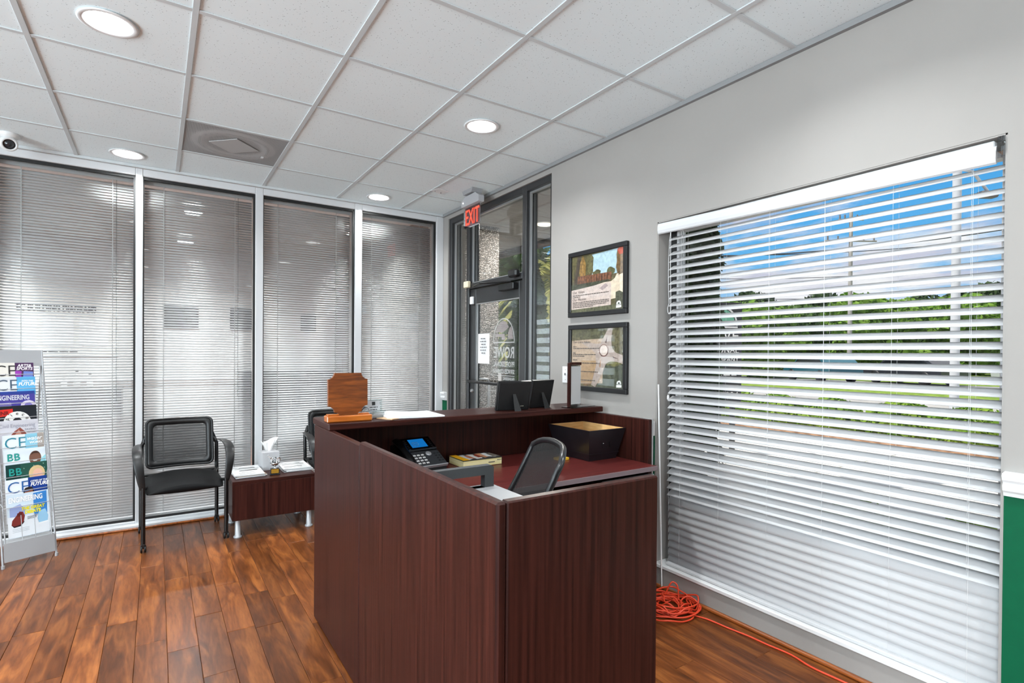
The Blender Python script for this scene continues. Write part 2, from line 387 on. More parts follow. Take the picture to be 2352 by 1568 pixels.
for x0, x1 in zip(ex[:-1], ex[1:]):
    for y0, y1 in zip(ey[:-1], ey[1:]):
        cx, cy = (x0+x1)/2, (y0+y1)/2
        i = round((cx-(GX+GP/2))/GP); j = round((cy-(GY+GP/2))/GP)
        if x1-x0 < .05 or y1-y0 < .05: continue
        lit = (i % 3 == 0 and j % 3 == 0 and abs(x1-x0-GP) < .01 and y1-y0 > .4)
        if (i, j) == (1, 2): continue                     # the air return sits here
        key = (round(x1-x0, 3), round(y1-y0, 3), lit)
        if key not in TM: TM[key] = tile_mesh(x1-x0-.003, y1-y0-.003, .092 if lit else None)
        ccy = cy
        if lit:
            lights_ij.append((cx, cy))
        place('tile', TM[key], ceiling, None, (cx, ccy, CE+.0005))
# wall angle at the right wall and the partition
S(MB().box(XR-.022, XR, YN, YB, CE-.026, CE-.001).build('trim_1', angle_m))
S(MB().box(XL, XR-.022, YB-.02, YB, CE-.02, CE-.001).build('trim_2', grid_m))
# walls --------------------------------------------------------------------------
WT = .2
SY0, SY1, SH = 3.15, 4.83, 2.666        # storefront opening
WY0, WY1, WZ0, WZ1 = .606, 2.142, .135, 2.102   # window opening
b = MB()
b.box(XR, XR+WT, SY1, YF, 0, CE+.16); b.box(XR, XR+WT, SY0, SY1, SH, CE+.16); b.box(XR, XR+WT, WY1, SY0, 0, CE+.16)
b.box(XR, XR+WT, WY0, WY1, 0, WZ0-.023); b.box(XR, XR+WT, WY0, WY1, WZ1, CE+.16); b.box(XR, XR+WT, YN, WY0, 0, CE+.16)
wall_r = S(b.build('wall_right', wall_m))
RAIL = .865
def rail_prof(): return [(0, 0), (-.012, 0), (-.016, .012), (-.024, .02), (-.027, .034), (-.02, .046), (-.03, .056), (-.034, .068), (-.03, .078), (0, .082)]
for y0, y1 in ((YN, WY0-.004), (SY1+.004, YB-.002), (WY1+.006, SY0-.004)):
    w = MB().box(XR-.004, XR, y0, y1, .1, RAIL).build('green_panel', green_m, wall_r)
    MB().prism([(x, z) for x, z in rail_prof()], -(y1-.001), -(y0+.001), basis((XR, 0, RAIL), (1, 0, 0), (0, 0, 1))).build('chair_rail', white_m, wall_r)
    MB().box(XR-.014, XR, y0, y1, 0, .1, .004).build('baseboard', white_m, wall_r)
MB().tube([(XR-.008, WY0, .008), (XR-.008, WY1, .008)], .011, 10).build('trim_3', trimwood_m); S(bpy.data.objects['trim_3'])
b = MB()      # unseen left wall; its two windows are added to hold the fill strips
b.box(XL-.2, XL, YN, YF, 0, .25); b.box(XL-.2, XL, YN, YF, 2.45, CE+.16)
for a0, a1 in ((YN, -2.9), (-.9, .1), (2.1, YF)): b.box(XL-.2, XL, a0, a1, .25, 2.45)
wl = S(b.build('wall_left', wall_m))
for a0 in (-2.9, .1):
    for q in ((a0, a0+.05, .25, 2.45), (a0+1.95, a0+2.0, .25, 2.45), (a0+.05, a0+1.95, .25, .3), (a0+.05, a0+1.95, 2.4, 2.45)): MB().box(XL-.19, XL-.13, *q).build('added_window_frame', alu_m, wl)
    MB().box(XL-.17, XL-.164, a0+.05, a0+1.95, .3, 2.4).build('glass_pane', glass_o, wl)
S(MB().box(XL, XR+WT, YN-.2, YN, 0, CE+.16).build('wall_front', wall_m))
S(MB().box(XL, XR+WT, YF, YF+.2, 0, CE+.16).build('wall_far', pale_m))
# glazed partition ----------------------------------------------------------------
part = struct('wall_back')
PT, PBm = 2.652, .052
M0 = [(-1.81, -1.755), (-.985, -.93), (-.1325, -.087), (.687, .747), (1.521, 1.586)]
fr = alu_m
def pbox(n, *a, m=alu_m, bv=.004): return MB().box(*a, bv).build(n, m, part)
MB().box(XL, -1.81, YB, YB+.11, 0, CE+.16).build('wall_section', wall_m, part)
for a0, a1 in M0: pbox('mullion', a0, a1, YB, YB+.2, 0, CE-.02)
pbox('mullion', 2.341, XR, YB, YB+.2, 0, CE-.02)
for a0, a1 in [(-1.755, -.985), (-.93, -.1325), (-.087, .687), (.747, 1.521), (1.586, 2.341)]:
    pbox('head_rail', a0, a1, YB+.001, YB+.2, PT, CE-.02)
    pbox('sill_rail', a0, a1, YB+.001, YB+.2, 0, PBm)
    MB().box(a0, a1, YB+.045, YB+.051, PBm, PT).build('glass_pane', glass_m, part)
    g = MB()
    for (q0, q1, z0, z1) in ((a0, a0+.007, PBm, PT), (a1-.014, a1, PBm, PT), (a0+.007, a1-.014, PT-.02, PT), (a0+.007, a1-.014, PBm, PBm+.014)): g.box(q0, q1, YB+.02, YB+.044, z0, z1)
    g.build('gasket', gasket_m, part)
pbox('floor_channel', -1.81, XR-.03, YB-.035, YB-.001, 0, .04, bv=.012)
MB().box(-1.81, XR-.03, YB-.052, YB-.036, 0, .016, .006).build('shoe_moulding', trimwood_m, part)
# mini blinds behind the glass
PITCHM = .0206
sp = MB(); seg = [(-.0125, -.0005), (-.006, .0013), (0, .0019), (.006, .0013), (.0125, -.0005)]
def slatmesh(w, prof, th, m, axis='x'):
    b_ = MB(); pr = [(y, z) for y, z in prof]+[(y, z-th) for y, z in prof[::-1]]
    n = len(pr); V = [(-w/2, y, z) for y, z in pr]+[(w/2, y, z) for y, z in pr]
    F = [(i, (i+1) % n, n+(i+1) % n, n+i) for i in range(n)]+[tuple(range(n)), tuple(range(n, 2*n))[::-1]]
    return b_.add(V, F, True).mesh('slat', m)
names = ['white mini blind behind the glass next to the solid partition wall', 'white mini blind behind the glass beside the magazine rack', 'white mini blind behind the guest chair next to the magazine rack',
         'white mini blind behind the glass, tissue box in front', 'white mini blind behind the glass next to the entrance door corner']
for n_, (a0, a1) in enumerate([(-1.755, -.985), (-.93, -.1325), (-.087, .687), (.747, 1.521), (1.586, 2.341)]):
    y = YB+.13; x0, x1 = a0+.004, a1-.012; cx = (x0+x1)/2; w = x1-x0
    bl = thing('mini_blind', names[n_], 'blind', (cx, y, PBm), 0, 'mini blinds behind the glass partition')
    top = PT-PBm
    MB().box(-w/2, w/2, -.014, .014, top-.03, top, .003).build('head_rail', mini_m, bl)
    MB().box(-w/2, w/2, -.012, .012, .001, .012, .003).build('bottom_rail', mini_m, bl)
    sm = slatmesh(w, seg, .0006, mini_m); z = .028
    while z < top-.04:
        lo = z/top
        ang = math.radians((34 if n_ != 3 else 32)+(22*(z-1.5)/1.1 if z > 1.5 else 0)+(18*(.85-z)/.35 if z < .85 else 0)) + R.uniform(-.03, .03)
        if z < .5: ang = math.radians(58)
        place('slat', sm, bl, T(0, 0, z) @ RX(ang) @ RZ(R.uniform(-.0006, .0006)))
        z += PITCHM
    for f in (.17, .83):
        MB().box(-w/2+w*f-.0025, -w/2+w*f+.0025, -.0145, -.0135, .02, top-.02).build('ladder_tape', cord_m, bl)
    if n_ in (1, 2): MB().tube([(w*.36, -.018, top-.03), (w*.36, -.018, .9)], .003, 6).build('tilt_wand', acryl_m, bl)
# window in the right wall -----------------------------------------------------------
win = struct('window_1')
xg = XR+.135
MB().box(XR-.012, XR+.2, WY0, WY1, WZ0-.022, WZ0, .004).build('sill', white_m, win)
MB().box(XR-.018, XR-.001, WY1+.001, WY1+.03, .1, .165, .006).build('sill_end', white_m, win)
for nm, a in (('jamb', (WY0-.0, WY0+.006, WZ0, WZ1)), ('jamb', (WY1-.006, WY1, WZ0, WZ1)), ('head', (WY0, WY1, WZ1-.006, WZ1))):
    MB().box(XR+.002, XR+.2, *a).build(nm, wall_m, win)
f = .04
MB().box(xg-.03, xg+.03, WY0+.006, WY0+f, WZ0, WZ1-.006, .004).build('frame', alu_m, win)
MB().box(xg-.03, xg+.03, WY1-f-.01, WY1-.006, WZ0, WZ1-.006, .004).build('frame', dark_alu, win)
MB().box(xg-.031, xg+.03, WY1-f-.028, WY1-f-.012, WZ0, WZ1-.006, .003).build('frame', alu_m, win)
MB().box(xg-.03, xg+.03, WY0+f, WY1-f-.028, WZ1-.05, WZ1-.006, .004).build('frame', alu_m, win)
MB().box(xg-.03, xg+.03, WY0+f, WY1-f-.028, WZ0, WZ0+.05, .004).build('frame', alu_m, win)
MB().box(xg-.05, xg+.035, WY0+f, WY1-f-.028, .41, .525, .004).build('mullion', dark_alu, win)
MB().box(xg-.003, xg+.003, WY0+f, WY1-f-.028, .525, WZ1-.05).build('glass_pane', glass_o, win)
MB().box(xg-.003, xg+.003, WY0+f, WY1-f-.028, WZ0+.05, .41).build('glass_pane', glass_o, win)
# wide-slat blind in the window
by0, by1 = WY0+.008, WY1-.072
bl = thing('window_blind', 'white wide-slat horizontal blind in the big window', 'blind', (XR+.036, (by0+by1)/2, WZ0))
bw = by1-by0; SP = .0414
prof = [(-.025, 0), (-.0125, .0016), (0, .0022), (.0125, .0016), (.025, 0)]
sm = slatmesh(bw, prof, .0028, blind_m)
RY90 = RZ(-PI/2)      # local x -> world -y ; local y -> world +x
z = .042; hz = WZ1-WZ0
while z < hz-.085:
    a = math.radians(32 if z > .395 else 78)+R.uniform(-.02, .02)
    place('slat', sm, bl, T(0, 0, z) @ RY90 @ RX(a) @ RZ(R.uniform(-.0015, .0015)))
    z += SP
MB().box(-.026, .026, -bw/2, bw/2, .001, .02, .005).build('bottom_rail', blind_m, bl)
MB().box(-.024, .024, -bw/2+.03, bw/2, hz-.06, hz-.012, .003).build('head_rail', blind_m, bl)
vp = [(-.034, -.062), (-.042, -.057), (-.046, -.042), (-.046, -.02), (-.043, -.006), (-.036, 0), (-.03, -.002), (-.03, -.06)]
MB().prism(vp, -(bw/2+.064), bw/2-.02, basis((0, 0, 0), (1, 0, 0), (0, 0, 1))).build('valance', valance_m, bl, T(0, 0, hz-.024) @ RX(.018))
br = MB().box(-.045, .02, -bw/2-.002, -bw/2+.018, hz-.06, hz-.008, .002).build('bracket', acryl_m, bl)
for yy in (2.052, 1.976, 1.73, 1.466, 1.211, .95, .70):
    ly = yy-(by0+by1)/2; g = MB()
    for dx in (-.0265, .0265): g.tube([(dx, ly, .02), (dx, ly, hz-.03)], .0005, 4)
    if yy not in (2.052, 1.73, .95): g.tube([(0, ly+.012, .02), (0, ly+.012, hz-.03)], .0007, 4)
    g.build('ladder_cord', cord_m, bl)
ly = 2.052-(by0+by1)/2
loop = [(-.03, ly, hz-.07)]+[(-.034, ly+.010*math.sin(t*PI), hz-.07-.45*t) for t in [i/10 for i in range(1, 10)]]
loop += [(-.036, ly+.012*math.cos(a), hz-.50+.035*-math.sin(a)) for a in [i*PI/8 for i in range(9)]]
loop += [(-.036, ly-.012, hz-.45), (-.034, ly-.004, hz-.25), (-.03, ly-.002, hz-.07)]
MB().tube(loop, .0012, 5).build('lift_cord', cord_m, bl)
MB().lathe([(.002, 0), (.006, .004), (.006, .02), (.002, .03)], 10).build('cord_tassel', white_m, bl, T(-.034, ly+.004, 1.08-WZ0))
# loose tilt rod leaning at the jamb
tag(MB().tube([(XR-.012, 2.075, .004), (XR-.008, 2.118, 1.165)], .0045, 8).build('blind_rod', white_m), 'long thin white rod leaning upright at the window jamb beside the desk', 'rod')
# storefront: frame, lights, transom and door -----------------------------------------
sf = struct('window_2')
FX0, FX1, gx = XR+.012, XR+.122, XR+.066
def sbox(n, y0, y1, z0, z1, m=dark_alu, x0=FX0, x1=FX1, bv=.003, parent=None): return MB().box(x0, x1, y0, y1, z0, z1, bv).build(n, m, parent or sf)
j1, m1a, m1b, m2a, m2b = 4.775, 4.47, 4.42, 3.545, 3.49
sbox('frame_post', j1, SY1, 0, SH); sbox('frame_post', m1b, m1a, 0, SH); sbox('frame_post', m2b, m2a, 0, SH); sbox('frame_post', SY0, SY0+.03, 0, SH)
for a0, a1 in ((m1a, j1), (m2a, m1b), (SY0+.03, m2b)):
    sbox('frame_head', a0, a1, SH-.05, SH)
for a0, a1 in ((m1a, j1), (SY0+.03, m2b)): sbox('frame_sill', a0, a1, 0, .05)
TB0, TB1 = 1.935, 1.985
sbox('transom_bar', m2a, m1b, TB0, TB1)
for n_, (a0, a1, z0, z1) in enumerate(((m1a, j1, .05, SH-.05), (SY0+.03, m2b, .05, SH-.05), (m2a, m1b, TB1, SH-.05))):
    MB().box(gx-.003, gx+.003, a0+.001, a1-.001, z0, z1).build('glass_pane', glass_o, sf)
    g = MB(); s_ = .014
    for q in ((a0, a0+s_, z0, z1), (a1-s_, a1, z0, z1), (a0+s_, a1-s_, z0, z0+s_), (a0+s_, a1-s_, z1-s_, z1)): g.box(gx-.022, gx-.004, *q)
    g.build('glass_stop', lite_alu, sf)
door = struct('door_1')
DZ = TB0-.006; dx0, dx1 = XR+.03, XR+.078; dy0, dy1 = m2a+.004, m1b-.004
def dbox(n, y0, y1, z0, z1, m=dark_alu, x0=dx0, x1=dx1, bv=.003): return MB().box(x0, x1, y0, y1, z0, z1, bv).build(n, m, door)
dbox('stile', dy0, dy0+.058, .01, DZ); dbox('stile', dy1-.098, dy1, .01, DZ); dbox('top_rail', dy0+.058, dy1-.098, 1.795, DZ); dbox('bottom_rail', dy0+.058, dy1-.098, .01, .26)
dgx = XR+.056
dglass = MB().box(dgx-.003, dgx+.003, dy0+.058, dy1-.098, .26, 1.795).build('glass_pane', glass_o, door)
g = MB()
for q in ((dy0+.058, dy0+.068, .26, 1.795), (dy1-.108, dy1-.098, .26, 1.795), (dy0+.068, dy1-.108, 1.785, 1.795)): g.box(dgx-.02, dgx-.004, *q)
g.build('glass_stop', lite_alu, door)
# push bar, outside pull, closer, lock, sensor
pb = MB().tube([(dx0+.002, dy1-.05, 1.075), (dx0-.05, dy1-.045, 1.08), (dx0-.065, dy1-.08, 1.08), (dx0-.065, dy0+.08, 1.08), (dx0-.05, dy0+.04, 1.08), (dx0+.002, dy0+.035, 1.075)], .014, 10).build('push_bar', black_m, door)
MB().tube([(dx1, dy1-.06, .78), (dx1+.05, dy1-.06, .78), (dx1+.06, dy1-.085, .785), (dx1+.06, dy1-.15, .80), (dx1+.06, dy1-.165, .84), (dx1+.06, dy1-.165, 1.06), (dx1+.05, dy1-.16, 1.1), (dx1-.002, dy1-.09, 1.1)], .012, 10).build('pull_handle', lite_alu, door)
cl = MB().box(dx0-.055, dx0, dy0+.07, dy0+.30, 1.86, 1.915, .006).build('door_closer', black_m, door)
cb = MB().box(FX0-.05, FX0, m2a+.02, m2a+.14, 1.955, 2.015, .012).build('closer_bracket', black_m, sf)
MB().tube([(dx0-.04, dy0+.12, 1.925), (dx0-.16, dy0+.42, 1.93)], .008, 6).tube([(dx0-.16, dy0+.42, 1.935), (dx0-.03, dy0+.78, 1.945)], .006, 6).build('closer_arm', blacks_m, door)
MB().lathe([(.018, 0), (.018, .012), (.012, .02)], 14).build('lock_cylinder', lite_alu, door, T(dx0-.001, dy1-.05, .99) @ RY(-PI/2))
MB().box(dx0-.022, dx0-.001, dy1-.075, dy1-.02, 1.79, 1.86, .004).build('door_contact', white_m, door)
MB().box(FX0-.035, FX0-.001, m1b-.04, m1b+.045, 1.945, 2.005, .006).build('door_sensor', mat('cream_plastic', c(226, 214, 184), .5), sf)
# vinyl lettering on the outer face of the door glass (mirrored from inside)
vin = mat('white_vinyl', c(222, 220, 218), .6)
pink = mat('logo_vinyl', c(176, 160, 158), .6)
ym = 3.715
def dtext(s_, size, z, sx=1.0, y=ym): return text(s_, size, vin, dglass, basis((dgx+.004, y, z), (0, 1, 0), (0, 0, 1)), sx=sx, ext=.0004, offset=size*.012)
dtext('ROWE', .135, 1.30, .82); dtext('PROFESSIONAL', .062, 1.225, .8); dtext('SERVICES COMPANY', .052, 1.165, .72)
for z in (1.145, 1.005): MB().box(dgx+.0034, dgx+.0038, ym, ym+.42, z, z+.004).build('rule', vin, dglass)
for i_, s_ in enumerate(('ENGINEERING', 'SURVEYING', 'AERIAL MAPPING', 'LANDSCAPE ARCH')): dtext(s_, .034, 1.11-i_*.033, .8)
dtext('HOURS', .036, .955, .8, ym+.08); dtext('Monday - Friday 8-5', .042, .905, .75, ym-.06); dtext('PHONE: 843', .036, .865, .8)
lm = basis((dgx+.0034, ym, 1.44), (0, 1, 0), (0, 0, 1))
def arc(cx, cy, r, a0, a1, n=14, ry=None): return [(cx+r*math.cos(a0+(a1-a0)*i/n), cy+(ry or r)*math.sin(a0+(a1-a0)*i/n)) for i in range(n+1)]
oa = arc(.17, 0, .17, 0, PI, 24, .2); ia = arc(.17, 0, .16, PI, 0, 24, .19)
poly(oa+ia, vin, dglass, 0, lm, 'logo_outline'); poly([(0, -.012), (.34, -.012), (.34, -.004), (0, -.004)], vin, dglass, 0, lm, 'logo_base')
poly([(.02, .02), (.10, .02), (.10, .07), (.08, .11), (.055, .125), (.035, .09)], pink, dglass, .0002, lm, 'logo_shape')
poly([(.09, .12), (.13, .165), (.18, .18), (.235, .165), (.30, .09), (.20, .075), (.15, .09)], pink, dglass, .0002, lm, 'logo_shape')
poly([(.14, .015), (.20, .015), (.20, .04), (.30, .04), (.31, .065), (.16, .065)], pink, dglass, .0002, lm, 'logo_shape')
nt_ = tag(MB().grid(lambda u, v: (0.004*math.sin(u*3)*v, (u-.5)*.2, (v-.5)*.27), 6, 8).build('door_notice', paper_m, loc=(dgx-.008, 4.20, 1.38)), 'sheet of paper taped inside the entrance door glass', 'notice')
for i_, w_ in enumerate((.05, .06, .04, .058, .056, .034)):
    wordbars(-w_, w_, .085-i_*.026, .022, greyink_m, nt_, basis((-.0045, 0, 0), (0, -1, 0), (0, 0, 1)), i_)
# ================================================================== ceiling fixtures
def downlight(x, y, label, group='recessed round ceiling lights', w=LAMP_W):
    t = thing('ceiling_light', label, 'ceiling light', (x, y, CE), 0, group)
    MB().lathe([(.082, -.001), (.105, -.003), (.108, -.006), (.1, -.009), (.085, -.007), (.08, .002), (.072, .05), (.07, .052)], 32, cap=False).build('trim_ring', white_m, t)
    MB().lathe([(.0001, .046), (.07, .046), (.07, .05), (.0001, .05)], 32, cap=False).build('lens', lamp_em, t)
    l = bpy.data.lights.new('downlight', 'AREA'); l.shape = 'DISK'; l.size = .12; l.energy = w; l.color = (.94, .985, 1); l.spread = PI
    o = bpy.data.objects.new('downlight', l); COL.objects.link(o); o.parent = t; o.location = (0, 0, .044)
    return t
LBL = {(0, 0): 'round recessed ceiling light two tiles out from the glass partition and left of the desk', (0, 1): 'round recessed ceiling light over the guest chair beside the air return',
       (1, 0): 'round recessed ceiling light above the reception desk counter', (1, 1): 'round recessed ceiling light close to the glass partition near the exit sign'}
for (x, y) in lights_ij:
    i = round((x-(-.174))/1.83); j = round((y-2.862)/1.83)
    downlight(x, y, LBL.get((i, j), 'round recessed ceiling light elsewhere in the reception ceiling'))
# air return
vx, vy = GX+GP*1.5, GY+GP*2.5
def perfmat():
    m, nt, N, L = newmat('perforated_grey')
    tc = N('ShaderNodeTexCoord'); v = N('ShaderNodeTexVoronoi'); v.inputs['Scale'].default_value = 120; v.inputs['Randomness'].default_value = 0; L(tc.outputs['Object'], v.inputs['Vector'])
    gt = N('ShaderNodeMath'); gt.operation = 'GREATER_THAN'; gt.inputs[1].default_value = .32; L(v.outputs['Distance'], gt.inputs[0])
    mx = N('ShaderNodeMix'); mx.data_type = 'RGBA'; mx.inputs['A'].default_value = c(85, 85, 85); mx.inputs['B'].default_value = c(170, 170, 170); L(gt.outputs[0], mx.inputs['Factor'])
    p = N('ShaderNodeBsdfPrincipled'); p.inputs['Roughness'].default_value = .45; L(mx.outputs['Result'], p.inputs['Base Color']); L(p.outputs[0], N('ShaderNodeOutputMaterial').inputs[0]); return m
t = thing('air_return', 'grey perforated square air return panel in the ceiling', 'vent', (vx, vy, CE))
MB().grid(lambda u, v: ((u-.5)*.584, (v-.5)*.584, -.001-.006*math.exp(-((math.hypot(u-.5, v-.5)-.36)/.05)**2)), 20, 20).build('perforated_face', perfmat(), t)
MB().prism([(.15, 0), (0, .15), (-.15, 0), (0, -.15)], -.008, -.004).build('centre_plate', mat('vent_grey', c(178, 178, 178), .4), t)
MB().box(-.3, .3, -.3, .3, .004, .02).build('back_pan', white_m, t)
MB().box(-.008, .008, -.015, .015, -.009, -.006).build('latch', white_m, t, T(.19, .12, 0))
# sprinkler access plate
t = thing('ceiling_plate', 'small white square plate on a ceiling tile near the exit sign', 'ceiling plate', (2.02, 4.2, CE), .35)
MB().box(-.06, .06, -.05, .05, -.008, 0, .002).build('plate', white_m, t)
for a in (-.035, .035): MB().cyl((a, .02, -.012), (a, .02, -.008), .005, 8).build('screw', greyink_m, t)
# exit sign
sx_, sy0, sy1 = 2.25, 3.885, 4.19
t = thing('exit_sign', 'clear exit sign with red letters hanging from the ceiling', 'exit sign', (sx_, (sy0+sy1)/2, CE))
hw = (sy1-sy0)/2
MB().prism([(-.09, 0), (.09, 0), (.07, -.035), (-.07, -.035)], -.05, .05, basis((0, 0, 0), (0, 1, 0), (0, 0, 1))).build('canopy', mat('exit_grey', c(150, 150, 152), .4), t)
MB().prism([(-hw, -.125), (hw, -.125), (hw, -.075), (hw*.6, -.04), (-hw*.6, -.04), (-hw, -.075)], -.026, .026, basis((0, 0, 0), (0, 1, 0), (0, 0, 1))).build('housing', mat('exit_housing', c(172, 172, 175), .4), t)
MB().ball((-.028, hw*.75, -.09), .006, 8).build('indicator_light', mat('indicator', c(255, 255, 255), .4, emit=((1, 1, 1, 1), 3)), t)
pp = [(-hw+.01, -.12), (hw-.01, -.12), (hw-.01, -.275)]+[(hw-.04+.03*math.cos(a), -.275+.035*-math.sin(a)) for a in (0.4, .9, 1.5)]+[(-hw+.04-.03*math.cos(a), -.275+.035*-math.sin(a)) for a in (1.5, .9, .4)]+[(-hw+.01, -.275)]
MB().prism(pp, -.004, .004, basis((0, 0, 0), (0, 1, 0), (0, 0, 1))).build('clear_panel', acryl_m, t)
MB().box(-.0062, -.0045, -hw+.02, hw-.035, -.3, -.135).build('legend_plate', glassmat('rose_acrylic', (.93, .72, .76, 1), .6, .05), t)
exm = mat('exit_red', c(255, 92, 70), .5, emit=(c(255, 80, 55), .75))
text('EXIT', .19, exm, t, basis((-.0072, -.008, -.285), (0, -1, 0), (0, 0, 1)), align='CENTER', sx=.62, offset=.0005, ext=.0008)
# security camera
t = thing('security_camera', 'white turret security camera on the ceiling above the magazine rack', 'security camera', (-.80, 4.70, CE))
MB().lathe([(.055, 0), (.058, -.012), (.05, -.024), (.04, -.03)], 24).build('mount', white_m, t)
hd = Matrix.Translation((0, -.005, -.062)) @ Vector((.30, -.8, -.42)).to_track_quat('Z', 'Y').to_matrix().to_4x4()
MB().lathe([(.001, -.05), (.03, -.042), (.046, -.015), (.048, .01), (.044, .03), (.034, .035), (.031, .028)], 24, cap=False).build('head', white_m, t, hd)
MB().lathe([(.031, .026), (.022, .024), (.02, .03), (.001, .034)], 24, cap=False).build('lens', mat('lens_black', c(40, 40, 44), .15), t, hd)
# ================================================================== right wall: switch and framed prints
t = thing('light_switch', 'white light switch plate on the wall beside the entrance', 'light switch', (XR, 2.965, 1.19))
MB().box(-.006, 0, -.037, .037, -.058, .058, .003).build('plate', white_m, t)
MB().box(-.016, -.006, -.004, .004, -.004, .012, .002).build('toggle', greyink_m, t)
for z in (-.035, .035): MB().cyl((-.0075, 0, z), (-.006, 0, z), .003, 8).build('screw', greyink_m, t)
W_, H_ = .56, .445
fin, dep = .031, .022
frame_m = mat('black_frame', c(22, 22, 24), .4)
pglass = glassmat('picture_glass', (1, 1, 1, 1), .12)
PT_C = {}
def ptex(r, g, b):
    if (r, g, b) not in PT_C: PT_C[r, g, b] = mat('photo_print_%d_%d_%d' % (r, g, b), c(r, g, b), .5, var=.42 if max(r, g, b) < 150 else .12, vscale=55, detail=9)
    return PT_C[r, g, b]
def picture(label, yc, z0, shapes, texts, bars):
    t = thing('framed_print', label, 'picture', (XR-dep, yc, z0), 0, 'framed prints on the window wall')
    Bm = basis((0, W_/2, 0), (0, -1, 0), (0, 0, 1))       # local: x right, y up, z toward the room
    for q in ((0, W_, 0, fin), (0, W_, H_-fin, H_), (0, fin, fin, H_-fin), (W_-fin, W_, fin, H_-fin)):
        MB().box(q[0], q[1], q[2], q[3], -dep+.0005, .004, .003).build('frame_bar', frame_m, t, Bm)
    pr = MB().box(fin, W_-fin, fin, H_-fin, -.012, -.010).build('print', ptex(96, 88, 60), t, Bm)
    w, h = W_-2*fin, H_-2*fin; A = Bm @ T(fin, fin, 0)
    for i, (col, pts) in enumerate(shapes):
        poly([(p*w, (1-q)*h) for p, q in pts], ptex(*col), pr, -.0098+.0002*i, T(fin, fin, 0), 'picture_shape', .00015)
    zt = -.0098+.0002*(len(shapes)+1)
    for body, size, p, q, col in texts:
        text(body, size, flat(*col), pr, T(fin+p*w, fin+(1-q)*h, zt), ext=.0001, name='caption')
    for i, (p0, p1, q) in enumerate(bars): wordbars(fin+p0*w, fin+p1*w, fin+(1-q)*h, .0125, flat(*dk), pr, T(0, 0, zt), i)
    MB().box(fin, W_-fin, fin, H_-fin, -.0045, -.0035).build('glass', pglass, t, Bm)
    return t
dk = (92, 83, 78)
def blob(cx, cy, rx, ry, n=14, seed=1, j=.25):
    q = random.Random(seed); return [(min(1, max(0, cx+rx*math.cos(2*PI*i/n)*(1+q.uniform(-j, j)))), min(1, max(0, cy+ry*math.sin(2*PI*i/n)*(1+q.uniform(-j, j))))) for i in range(n)]
logo = [((235, 235, 230), [(.875, .94), (.965, .935), (.965, .975), (.875, .98)]), ((235, 235, 230), [(.88, .93), (.885, .89), (.905, .87), (.935, .865), (.955, .885), (.96, .925)]), ((70, 80, 70), [(.90, .92), (.91, .895), (.93, .89), (.945, .92)])]
S1 = [((170, 196, 205), [(.38, .02), (1, 0), (1, .4), (.38, .42)]), ((88, 82, 48), blob(.2, .2, .26, .3, 18, 3)), ((142, 108, 52), blob(.22, .22, .06, .2, 12, 5)), ((62, 52, 42), [(.12, 0), (.19, 0), (.11, .5), (.04, .5)]),
      ((96, 92, 58), blob(.38, .2, .06, .16, 14, 8)), ((108, 84, 50), blob(.95, .22, .09, .26, 16, 9)), ((184, 84, 62), blob(.96, .05, .09, .06, 12, 11)), ((84, 86, 52), blob(.76, .36, .08, .07, 12, 12)), ((90, 88, 54), blob(.5, .36, .08, .06, 12, 13)),
      ((118, 74, 48), [(.12, .36), (.78, .37), (.78, .49), (.12, .53)])]
S1 += [((86, 56, 40), [(x, .37), (x+.01, .37), (x+.01, .5), (x, .5)]) for x in [i*.05+.15 for i in range(12)]]
S1 += [((62, 64, 46), [(0, .5), (.74, .49), (.7, .58), (0, .66)]), ((214, 196, 172), [(0, .64), (.65, .53), (.78, .53), (.9, .45), (1, .42), (1, .8), (.6, .85), (0, .95)]), ((222, 206, 184), [(.83, .52), (.88, .42), (.91, .42), (.92, .55)]),
       ((198, 180, 170), [(0, .6), (.78, .535), (.78, .93), (0, .945)]), ((158, 142, 140), [(.56, .62), (.68, .55), (.73, .6), (.62, .66)]), ((88, 88, 66), [(0, .945), (1, .915), (1, 1), (0, 1)]), ((78, 78, 62), [(.865, .72), (.93, .7), (1, .74), (1, 1), (.865, 1)])]+logo
T1 = [('Our Vision:', .027, .03, .665, dk), ('Our Mission:', .027, .03, .795, dk)]
B1 = [(.03, .74, .705), (.03, .2, .735), (.03, .75, .83), (.03, .75, .858), (.03, .7, .886), (.03, .45, .914)]
picture('black framed print of a wooden footbridge with a vision and mission text', 2.643, 1.589, S1, T1, B1)
road = (172, 156, 146)
